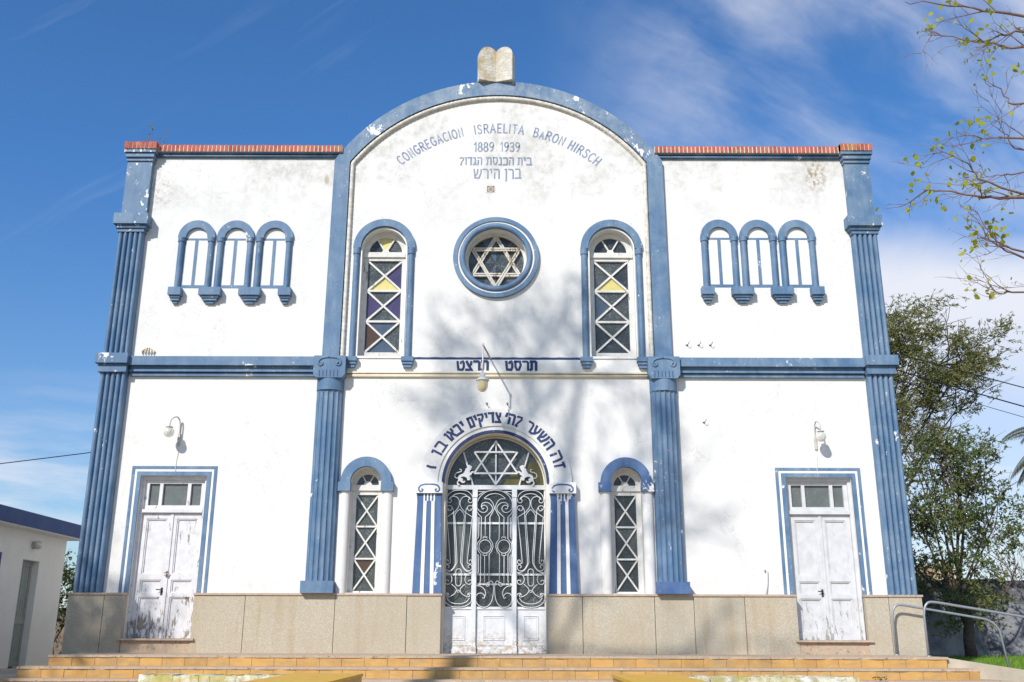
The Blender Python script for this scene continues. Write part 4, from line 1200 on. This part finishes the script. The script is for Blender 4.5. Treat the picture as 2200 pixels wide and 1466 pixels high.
# ================================================================== ground, grass, path
g = MB(); xs = [-300, -60, -20, -9.2, -4, 4, 9, 20, 60, 300]; ys = [-60, -20, -12, -6, -3.6, -1, 5, 12, 40, 120, 800]; zs = {-60: -.95, -20: -.95, -12: -.9, -6: -.72, -3.6: -.64, -1: -.34, 5: -.32, 12: -.24, 40: -.2, 120: -.2, 800: -.2}
for y_ in ys:
    for x_ in xs: g.v.append((x_, y_, zs[y_]))
for j in range(len(ys) - 1):
    for i in range(len(xs) - 1):
        a = j * len(xs) + i; g.f.append((a, a + 1, a + 1 + len(xs), a + len(xs))); g.mi.append(0); g.sm.append(True)
g.build('ground', 'soil')['kind'] = 'structure'
q = MB()
def pz(yv):
    return -.63 - (-yv - 3.6) * (.09 / 2.4) if yv > -6 else (-.716 - (-yv - 6) * .03 if yv > -12 else -.892 - (-yv - 12) * .0063)
yy = [-30, -20, -12, -6, -3.6, -2.9]
for i in range(len(yy) - 1): q.add([(-12, yy[i], pz(yy[i]) ), (12, yy[i], pz(yy[i])), (12, yy[i + 1], pz(yy[i + 1])), (-12, yy[i + 1], pz(yy[i + 1]))], [(0, 1, 2, 3)])
q.build('front_path', 'paving')['kind'] = 'structure'
q = MB()
for ya, za, yb, zb in ((-3.7, -.63, -1.0, -.333), (-1.0, -.333, 5, -.312), (5, -.312, 9, -.268)): q.add([(-9.33, ya, za), (-7.0, ya, za), (-7.0, yb, zb), (-9.33, yb, zb)], [(0, 1, 2, 3)])
q.build('side_path', 'paving')['kind'] = 'structure'
q = MB(); rg = random.Random(77)
for i in range(26000):
    x_ = rg.uniform(7.6, 18); y_ = rg.uniform(-.28, 11.9)
    z_ = -.34 + (y_ + 1) * .02 / 6 if y_ < 5 else -.32 + (y_ - 5) * .08 / 7
    a = rg.uniform(0, 6.28); h_ = rg.uniform(.05, .12); wd = rg.uniform(.004, .009) * (1 + y_ * .06); l = rg.uniform(-.05, .05)
    q.add([(x_ - wd * cos(a), y_ - wd * sin(a), z_), (x_ + wd * cos(a), y_ + wd * sin(a), z_), (x_ + l, y_ + rg.uniform(-.04, .04), z_ + h_)], [(0, 1, 2)])
q.build('grass', 'grass_blades')['kind'] = 'stuff'

# ================================================================== side building on the left
SB = thing('side_building', 'low white annex with a dark blue roof edge beside the synagogue', 'building')
xw = -9.32
q = MB(); d0, d1, dt = 1.92, 2.62, 1.72
def yz(mb, x0, x1, ya, yb, za, zb): mb.box(x0, x1, ya, yb, za, zb)
yz(q, xw - .25, xw, -14, d0, -1.1, 2.26); yz(q, xw - .25, xw, d1, 3.75, -1.1, 2.26); yz(q, xw - .25, xw, d0, d1, dt, 2.26)
q.box(xw - 4, xw - .25, 3.5, 3.75, -1.1, 2.26)
q.build('wall', 'side_wall', SB)
q = MB(); q.box(xw - 4.5, xw + .30, -14, 3.95, 2.26, 2.285); q.build('soffit', 'side_wall', SB)
q = MB(); q.box(xw - 4.5, xw + .33, -14, 3.98, 2.285, 2.56); q.build('roof_edge', 'slate_blue', SB)
dd = sub('door', SB)
q = MB(); q.box(xw - .2, xw - .15, d0, d1, -.3, dt)
q.box(xw - .152, xw - .135, d0, d0 + .08, -.3, dt); q.box(xw - .152, xw - .135, d1 - .08, d1, -.3, dt)
for za, zb in ((-.3, -.2), (.50, .62), (dt - .1, dt)): q.box(xw - .152, xw - .135, d0 + .08, d1 - .08, za, zb)
for i in range(6): q.box(xw - .155, xw - .143, d0 + .10 + i * .085, d0 + .16 + i * .085, -.2, dt - .1)
q.build('leaf', 'green_wood', dd)
q = MB(); q.box(xw - .136, xw - .12, d0 + .07, d0 + .10, 1.15, 1.32); q.build('lock', 'rusty_pipe', dd)
q = MB(); q.box(xw - .03, xw + .01, .75, 1.05, .3, 1.78); q.build('shutter', 'slate_blue', SB)
BL = thing('bulkhead_lamp', 'small round lamp fixed high on the annex wall', 'lamp', (xw, 2.25, 2.02))
q = MB(); q.smooth = True; q.tube([(0, 0, 0), (.05, 0, 0)], .075, 16); q.build('base', 'lamp_metal', BL)
q = MB(); q.smooth = True; q.tube([(.05 + .14 * i / 8, 0, 0) for i in range(9)], [.05, .075, .085, .088, .086, .078, .062, .04, .01], 14); q.build('glass', 'rope_trim', BL)

# ================================================================== behind on the right: garden wall
q = MB(); n = 60
for i in range(n):
    xa = 7.5 + i * .4; q.box(xa, xa + .4, 12.0 - .004 * (i % 2), 12.25, -.4, 1.93 + .02 * sin(i * .9) + .015 * ((i * 7) % 3))
tag(q.build('garden_wall', 'garden_wall'), 'mottled dark grey garden wall behind the lawn', 'wall')
FB = thing('far_house', 'small ochre and white house seen over the garden wall', 'house', (19.6, 28, 0))
q = MB(); q.box(-2.4, -.25, 0, 4, -.3, 3.0); q.build('wall', 'far_white', FB)
q = MB(); q.box(-.25, .75, -.3, 4, -.3, 3.55); q.build('stair_tower', 'far_ochre', FB)
q = MB(); q.box(-2.6, -.2, -.3, 4.2, 3.0, 3.12); q.build('roof', 'far_roof', FB)
for xx in (-1.9, -1.0):
    q = MB(); q.box(xx, xx + .5, -.02, .05, 1.3, 2.4); q.build('window', 'dark_glass', FB)
FB2 = thing('far_building', 'pale distant building glimpsed between annex and synagogue', 'building', (-16, 30, 0))
q = MB(); q.box(-4, 4.5, 0, 5, -.3, 4.3); q.build('wall', 'far_white', FB2)
q = MB(); q.box(-4.2, 4.7, -.2, 5.2, 4.3, 4.6); q.build('roof', 'far_ochre', FB2)
for xx in (-2, 0, 2.4):
    q = MB(); q.box(xx, xx + .9, -.03, .05, 2.0, 3.3); q.build('window', 'dark_glass', FB2)

# overhead wires
def wire(name, a, b_, sag, label, r=.014):
    p_ = []
    for i in range(25):
        t_ = i / 24; v_ = Vector(a).lerp(Vector(b_), t_); v_.z -= sag * 4 * t_ * (1 - t_); p_.append(v_)
    q = MB(); q.smooth = True; q.tube(p_, r, 5); tag(q.build(name, 'cable'), label, 'cable')
wire('overhead_wire', (7.36, 6, 7.95), (21, 6, 4.2), .10, 'uppermost black wire running from the synagogue flank to the right')
wire('overhead_wire', (7.36, 6, 7.55), (21, 6, 3.6), .12, 'lower thick black wire running from the synagogue flank to the right', .017)
wire('overhead_wire', (7.36, 6.3, 7.45), (21, 6.1, 3.35), .16, 'thin black wire just under the thick one at right', .008)
wire('overhead_wire', (-7.3, 6, 4.95), (-30, 6, 2.4), .15, 'black wire reaching the left flank above the annex', .012)


# ================================================================== trees
class Tree:
    def __init__(s, seed): s.r = random.Random(seed); s.wood = MB(); s.wood.smooth = True; s.tips = []; s.leaf = MB()

    def branch(s, p, d, L, r, lvl, spec):
        """spec[lvl] = (segments, wobble, children, spread, length ratio, up-pull)"""
        sg, wob, kids, spread, lr, pull = spec[lvl]; R = s.r
        pts = [Vector(p)]; d = Vector(d).normalized()
        for i in range(sg):
            d = (d + Vector((R.gauss(0, wob), R.gauss(0, wob), R.gauss(0, wob))) + Vector(pull)).normalized()
            pts.append(pts[-1] + d * L / sg)
        rad = [r * (1 - .62 * i / sg) for i in range(sg + 1)]
        if r > .0009: s.wood.tube(pts, rad, 7 if r > .05 else (5 if r > .012 else 4), cap=False)
        last = lvl == len(spec) - 1
        if last or lvl >= len(spec) - 2: s.tips.append((pts, lvl))
        if last: return
        for k_ in range(kids):
            f = R.uniform(.28, 1) if k_ else 1.; i = min(sg - 1, int(f * sg)); q = pts[i].lerp(pts[i + 1], f * sg - i if f < 1 else 1)
            dd = (pts[i + 1] - pts[i]).normalized(); ax = dd.orthogonal(); ax.rotate(Matrix.Rotation(R.uniform(0, 6.28), 3, dd))
            nd = dd.copy(); nd.rotate(Matrix.Rotation(R.gauss(spread, spread * .3), 3, ax))
            s.branch(q, nd, L * lr * R.uniform(.7, 1.25), max(r * .5 * R.uniform(.8, 1.1), .0012), lvl + 1, spec)

    def leaves(s, n, size, spread, elong=2., droop=0., lv=None, keep=None):
        R = s.r
        for pts, lvl in s.tips:
            if lv is not None and lvl < lv: continue
            for _ in range(n):
                i = R.randrange(len(pts) - 1); c = pts[i].lerp(pts[i + 1], R.random())
                c = c + Vector((R.gauss(0, spread), R.gauss(0, spread), R.gauss(0, spread)))
                if keep and not keep(c): continue
                d = (pts[i + 1] - pts[i]).normalized() * .6 + Vector((R.gauss(0, .6), R.gauss(0, .6), R.gauss(0, .6) - droop)); d.normalize()
                sd = d.cross(Vector((R.gauss(0, 1), R.gauss(0, 1), R.gauss(0, 1)))).normalized(); z_ = size * R.uniform(.6, 1.35)
                s.leaf.add([c, c + d * z_ * .45 + sd * z_ / elong * .5, c + d * z_, c + d * z_ * .45 - sd * z_ / elong * .5], [(0, 1, 2, 3)])


def sprays(t, blobs, clumps, per, lean, L, n, size, elong, jit, y0, yr):
    """foliage: clumps inside the crown's lobes, each a handful of leafy twigs"""
    R = t.r; area = [b[2] * b[3] * b[4] for b in blobs]
    for _ in range(clumps):
        b = R.choices(blobs, area)[0]
        a = R.uniform(0, 6.283); q = R.random() ** .42
        c = Vector((b[0] + b[2] * q * cos(a), y0 + R.gauss(0, yr), b[1] + b[3] * q * sin(a)))
        k_ = R.randrange(int(per * .5), int(per * 1.5))
        for _ in range(k_):
            p = c + Vector((R.gauss(0, jit), R.gauss(0, jit), R.gauss(0, jit * .75)))
            d = (Vector(lean) + Vector((R.gauss(0, .55), R.gauss(0, .55), R.gauss(0, .45)))).normalized(); ln = L * R.uniform(.5, 1.3)
            pts = [p]
            for i in range(4): d = (d + Vector((R.gauss(0, .1), R.gauss(0, .1), R.gauss(0, .1) - .05))).normalized(); pts.append(pts[-1] + d * ln / 4)
            t.wood.tube(pts, .0035, 3, cap=False)
            for i in range(n):
                f = R.uniform(.1, 1) * 4; ii = min(3, int(f)); o_ = pts[ii].lerp(pts[ii + 1], f - ii); dd = (pts[ii + 1] - pts[ii]).normalized() * .8 + Vector((R.gauss(0, .5), R.gauss(0, .5), R.gauss(0, .5)))
                dd.normalize(); sd = dd.cross(Vector((R.gauss(0, 1), R.gauss(0, 1), R.gauss(0, 1)))).normalized(); z_ = size * R.uniform(.6, 1.35)
                t.leaf.add([o_, o_ + dd * z_ * .45 + sd * z_ / elong * .5, o_ + dd * z_, o_ + dd * z_ * .45 - sd * z_ / elong * .5], [(0, 1, 2, 3)])


# tall feathery tree behind, its crown blown to the right
t = Tree(21); base = Vector((12.0, 13.5, -.2))
t.wood.tube([base, base + Vector((.1, 0, 2)), base + Vector((.2, 0, 4.2)), base + Vector((.35, 0, 6.0))], [.24, .2, .17, .12], 9)
sp = [(7, .06, 4, .45, .42, (.05, 0, .03)), (5, .12, 3, .5, .50, (.05, 0, .02)), (4, .14, 0, .5, .5, (.05, 0, .02))]
for tx, tz, z0 in ((12.6, 10.3, 4.6), (13.2, 10.3, 5.2), (14.2, 10.8, 5.6), (15.2, 10.1, 5.4), (15.2, 8.8, 4.6), (15.0, 7.8, 4.4), (11.4, 9.6, 5.0), (12.0, 10.6, 5.8)):
    st_ = base + Vector((.3, 0, z0)); v_ = Vector((tx, 13.5 + t.r.uniform(-.6, .6), tz)) - st_; t.branch(st_, v_, v_.length * .80, .05, 0, sp)
sprays(t, [(14.1, 9.1, 1.5, .95, 1), (15.5, 9.6, .85, .40, 1.3), (12.9, 10.1, .75, .75, 1), (14.0, 10.7, .22, .45, 1.7), (14.7, 8.0, 1.0, .65, .8), (12.3, 8.6, 1.2, 2.2, .7), (15.4, 8.9, .55, .4, 1), (13.2, 7.0, 1.3, .75, .9)], 220, 15, (.8, 0, .5), .42, 12, .12, 4.0, .19, 13.5, .75)
T1 = thing('feathery_tree', 'tall feathery evergreen tree rising behind the corner column', 'tree', (0, 0, 0))
t.wood.build('trunk', 'dark_bark', T1); t.leaf.build('crown', 'feather_leaf', T1)

# many-stemmed tree standing on the lawn in front of the garden wall
t = Tree(9); base = Vector((12.98, 10.6, -.27))
t.wood.tube([base, base + Vector((-.02, 0, .5)), base + Vector((.03, 0, .95)), base + Vector((-.12, 0, 1.35)), base + Vector((-.3, 0, 1.75))], [.17, .145, .14, .15, .12], 10)
sp = [(8, .045, 4, .45, .34, (0, 0, .03)), (5, .14, 3, .6, .5, (.0, 0, .03)), (3, .16, 0, .55, .55, (0, 0, 0))]
for tx, tz in ((11.2, 4.6), (11.6, 5.6), (12.0, 6.0), (12.35, 5.6), (12.7, 6.1), (13.1, 6.0), (13.5, 5.7), (13.9, 5.0), (14.5, 3.4), (11.0, 3.0), (12.9, 4.8), (14.2, 4.4)):
    st_ = base + Vector((-.22 + t.r.uniform(-.1, .1), 0, 1.45)); v_ = Vector((tx, 10.6 + t.r.uniform(-1, 1), tz)) - st_; t.branch(st_, v_, v_.length * .86, .04, 0, sp)
t.wood.tube([tuple(v_) for v_ in curve([base + Vector((-.1, 0, 1.4)), base + Vector((.5, -.1, 1.45)), base + Vector((1.1, -.1, 1.75)), base + Vector((1.6, -.1, 2.6))], 5)], [.045 - .0019 * i for i in range(16)], 6)
sprays(t, [(12.3, 4.6, 1.5, 1.4, 1.1), (13.4, 5.3, .7, .7, 1), (13.9, 4.2, .75, .6, 1), (14.15, 3.1, .6, .7, .8), (12.4, 2.7, 1.5, .8, .8), (12.5, 1.5, 1.5, .45, 1.3), (13.7, .9, .5, .4, .5), (12.6, .75, .8, .3, .6)], 250, 12, (.15, 0, .3), .30, 11, .088, 2.3, .15, 10.5, .8)
T2 = thing('bushy_tree', 'many-stemmed green tree on the lawn in front of the grey garden wall', 'tree', (0, 0, 0))
t.wood.build('trunk', 'bark', T2); t.leaf.build('crown', 'bush_leaf', T2)

# bare shrub over the wall
t = Tree(33); base = Vector((17.0, 14.5, -.2))
sp = [(5, .12, 6, .5, .6, (0, 0, .05)), (4, .15, 5, .55, .6, (0, 0, .02)), (3, .18, 0, .5, .5, (0, 0, 0))]
for i in range(11): a = i * .62; t.branch(base, (cos(a) * .5, sin(a) * .5, 1), 2.6 + .5 * sin(i * 2.1), .03, 0, sp)
t.leaves(3, .09, .06, 2, 0)
T3 = thing('bare_shrub', 'thin brownish shrub poking above the garden wall at right', 'shrub', (0, 0, 0))
t.wood.build('stems', 'twig', T3); t.leaf.build('foliage', 'feather_leaf', T3)

# hedge in the gap at left
t = Tree(14); base = Vector((-10.0, 8.4, -.3))
sp = [(4, .14, 6, .6, .55, (0, 0, .06)), (3, .2, 5, .7, .6, (0, 0, .02)), (3, .2, 0, .5, .5, (0, 0, 0))]
for i in range(12): t.branch(base + Vector((rw.uniform(-1.6, 1.8), rw.uniform(-.6, .6), 0)), (rw.uniform(-.3, .3), rw.uniform(-.3, .3), 1), 1.7, .03, 0, sp)
t.leaves(16, .10, .08, 1.8, 0)
T4 = thing('leafy_shrub', 'dark green shrub in the gap between annex and synagogue', 'shrub', (0, 0, 0))
t.wood.build('stems', 'bark', T4); t.leaf.build('foliage', 'hedge_leaf', T4)
q = MB(); q.box(-14, -7.6, 9.6, 9.8, -.4, 1.0); tag(q.build('boundary_wall', 'palm_trunk'), 'low brown wall behind the shrub in the left gap', 'wall')

# palm at the right edge
PT = thing('palm_tree', 'palm with hanging fronds at the right edge beyond the lawn', 'palm', (17.05, 11.2, -.25))
q = MB(); q.smooth = True; q.tube([(0, 0, .4 * i) for i in range(17)], [.20 + .012 * (i % 2) for i in range(17)], 12); q.build('trunk', 'palm_trunk', PT)
rp = random.Random(4)
for i in range(20):
    a = i * 2.399; e0 = rp.uniform(.0, .95); f_ = MB(); p = Vector((0, 0, 6.3)); d = Vector((cos(a) * cos(e0), sin(a) * cos(e0), sin(e0))); pts = [p.copy()]
    for j in range(14): d = (d + Vector((0, 0, -.115))).normalized(); p = p + d * .16; pts.append(p.copy())
    f_.tube(pts, [.022 * (1 - j / 16) for j in range(15)], 5)
    sd = Vector((-sin(a), cos(a), 0))
    for j in range(2, 15):
        for k_ in range(3):
            for e in (-1, 1):
                c = pts[j - 1].lerp(pts[j], k_ / 3); t_ = (pts[j] - pts[j - 1]).normalized(); ln = .52 * sin(pi * (j + 1.5) / 17)
                tip = c + sd * e * ln * .45 + t_ * ln * .35 + Vector((0, 0, -ln * .75)); w_ = t_ * .016
                f_.add([c - w_, c + w_, c.lerp(tip, .6) + w_, tip, c.lerp(tip, .6) - w_], [(0, 1, 2, 3, 4)])
    f_.build('frond', 'palm_leaf', PT)

# near tree at the right whose budding twigs reach into the frame
t = Tree(52); base = Vector((4.9, -12.9, -.9))
t.wood.tube([base, base + Vector((-.05, 0, 1.5)), base + Vector((.02, .05, 2.6)), base + Vector((0, 0, 4.2)), base + Vector((.1, 0, 6.2))], [.15, .13, .115, .085, .04], 10)
bsp = [(4, .10, 3, .55, .55, (0, 0, .03)), (3, .12, 2, .5, .6, (0, 0, .01)), (3, .12, 0, .4, .5, (0, 0, 0))]
R = t.r
for (tip, edge, r_, yt) in (((2.60, 3.89), (3.30, 3.78), .011, -12.8), ((2.77, 3.76), (3.27, 3.56), .010, -12.7), ((2.89, 3.56), (3.29, 3.67), .009, -12.9), ((3.01, 3.37), (3.21, 3.18), .008, -12.8), ((2.90, 3.15), (3.19, 2.98), .009, -12.6),
                            ((2.95, 3.02), (3.17, 2.89), .006, -12.9), ((2.65, 2.92), (3.0, 2.66), .008, -12.85), ((2.57, 2.68), (3.13, 2.61), .013, -12.8), ((2.95, 2.82), (3.15, 2.77), .006, -12.7), ((2.81, 2.43), (3.08, 2.25), .008, -12.8), ((2.78, 2.35), (3.08, 2.30), .008, -12.9), ((2.82, 2.10), (3.05, 2.06), .007, -12.8),
                            ((6.8, 3.9), (6.0, 3.6), .02, -12.4), ((5.4, 5.6), (5.2, 4.9), .02, -13.4), ((6.4, 4.8), (5.8, 4.3), .02, -13.2), ((5.2, 3.9), (5.1, 3.6), .02, -11.6)):
    tip_ = Vector((tip[0], yt, tip[1])); ed = Vector((edge[0], -12.82, edge[1])); st_ = Vector((4.9, -12.88, edge[1] + max(-.5, min(.6, (edge[1] - tip[1]) * 1.4)) - .08))
    ctl = [st_, st_.lerp(ed, .55) + Vector((0, 0, .04)), ed, ed.lerp(tip_, .5) + Vector((0, 0, R.uniform(-.03, .02))), tip_]
    pts = [p_ + Vector((R.gauss(0, .006), R.gauss(0, .006), R.gauss(0, .008))) for p_ in curve(ctl, 5)]
    k_ = len(pts); t.wood.tube(pts, [r_ * (1.5 - 1.32 * i / (k_ - 1)) for i in range(k_)], 5, cap=False)
    if R.random() < .6: t.tips.append((pts[-3:], 9))
    for i in range(5, k_ - 1):
        for _ in range(R.choice((0, 0, 1, 1))):
            dd = (pts[i + 1] - pts[i]).normalized(); ax = dd.orthogonal(); ax.rotate(Matrix.Rotation(R.uniform(0, 6.28), 3, dd)); nd = dd.copy(); nd.rotate(Matrix.Rotation(R.uniform(.35, .8), 3, ax))
            t.branch(pts[i], nd, R.uniform(.07, .22), max(.0020, r_ * .4), 0, bsp)
# leaf buds sit in little clusters on a few of the twigs
R = t.r
for pts, lvl in t.tips:
    if R.random() < .78: continue
    c0 = pts[-1]
    for _ in range(R.choice((1, 2, 3, 4))):
        c = c0 + Vector((R.gauss(0, .018), R.gauss(0, .018), R.gauss(0, .018))); d = Vector((R.gauss(0, .6), R.gauss(0, .6), R.gauss(-.5, .5))).normalized()
        sd = d.cross(Vector((R.gauss(0, 1), R.gauss(0, 1), .3))).normalized(); z_ = R.uniform(.018, .046)
        t.leaf.add([c, c + d * z_ * .35 + sd * z_ * .36, c + d * z_ * .75 + sd * z_ * .24, c + d * z_, c + d * z_ * .75 - sd * z_ * .24, c + d * z_ * .35 - sd * z_ * .36], [(0, 1, 2, 3, 4, 5)])
T5 = thing('budding_tree', 'near tree with bare twigs and fresh yellow-green buds reaching into the sky', 'tree', (0, 0, 0))
t.wood.build('trunk', 'twig', T5); t.leaf.build('crown', 'spring_leaf', T5)

# trees standing in front of the church, out of frame, that dapple the facade
t = Tree(71); base = Vector((-6.75, -13, -.95))
t.wood.tube([base, base + Vector((0, 0, 4)), base + Vector((.1, 0, 8.5)), base + Vector((.6, .1, 12)), base + Vector((1.3, .2, 16.4))], [.28, .24, .2, .14, .06], 10)
sp = [(6, .09, 6, .6, .5, (0, 0, .04)), (5, .13, 5, .6, .5, (0, 0, .0)), (4, .15, 0, .5, .5, (0, 0, -.02))]
for (z0, dx_, dy_, dz_, L_) in ((10.4, .9, .2, .45, 3.6), (11.2, 1, -.2, .25, 3.2), (11.6, -.5, .3, .6, 2.2), (12.6, .8, .3, .7, 3.0), (13.4, -.6, -.1, .8, 2.4), (14.2, .4, .3, 1, 2.4), (14.8, -.2, .1, 1, 2.2), (13.0, 1, 0, .1, 3.0), (10.0, 1, .1, .05, 3.6), (15.4, 1, .1, .35, 2.2), (15.9, .4, .2, .5, 1.8), (16.2, -.7, 0, .25, 1.8), (15.2, -1, .1, .2, 1.6), (16.3, 1, -.1, .1, 1.8)):
    t.branch(base + Vector((.2, .1, z0)), (dx_, dy_, dz_), L_, .06, 0, sp)
t.leaves(6, .125, .19, 1.8, 0, keep=lambda c: (lambda fx, fz: -1.2 < fx < 3.5 and (.7 < fz < 7.0 or (.9 < fx < 1.7 and -.6 < fz < .8)) and not (fx > 1.9 and fz > 4.6) and not (fx < -.2 and 1.2 < fz < 3.2 and fx < .3))(c.x - .55 * c.y, c.z + .8 * c.y))
T6 = thing('shade_tree', 'tall airy tree in front of the church casting soft shade on its middle', 'tree', (0, 0, 0))
t.wood.build('trunk', 'bark', T6); t.leaf.build('crown', 'shade_leaf', T6)
t = Tree(72); base = Vector((-14.6, -10, .3))
t.wood.tube([base - Vector((0, 0, 1.2)), base + Vector((0, 0, 3)), base + Vector((0, 0, 6.5))], [.22, .18, .14], 9)
sp = [(5, .1, 6, .6, .55, (0, 0, .02)), (4, .15, 5, .6, .55, (0, 0, 0)), (3, .15, 0, .5, .5, (0, 0, 0))]
for i in range(13): a = i * .97; t.branch(base + Vector((0, 0, 6.2 + .35 * (i % 4))), (cos(a), sin(a), .4), 2.3, .05, 0, sp)
t.leaves(26, .17, .16, 1.6, 0)
T7 = thing('round_tree', 'round leafy tree left of the church shading the foot of its corner', 'tree', (0, 0, 0))
t.wood.build('trunk', 'bark', T7); t.leaf.build('crown', 'shade_leaf', T7)
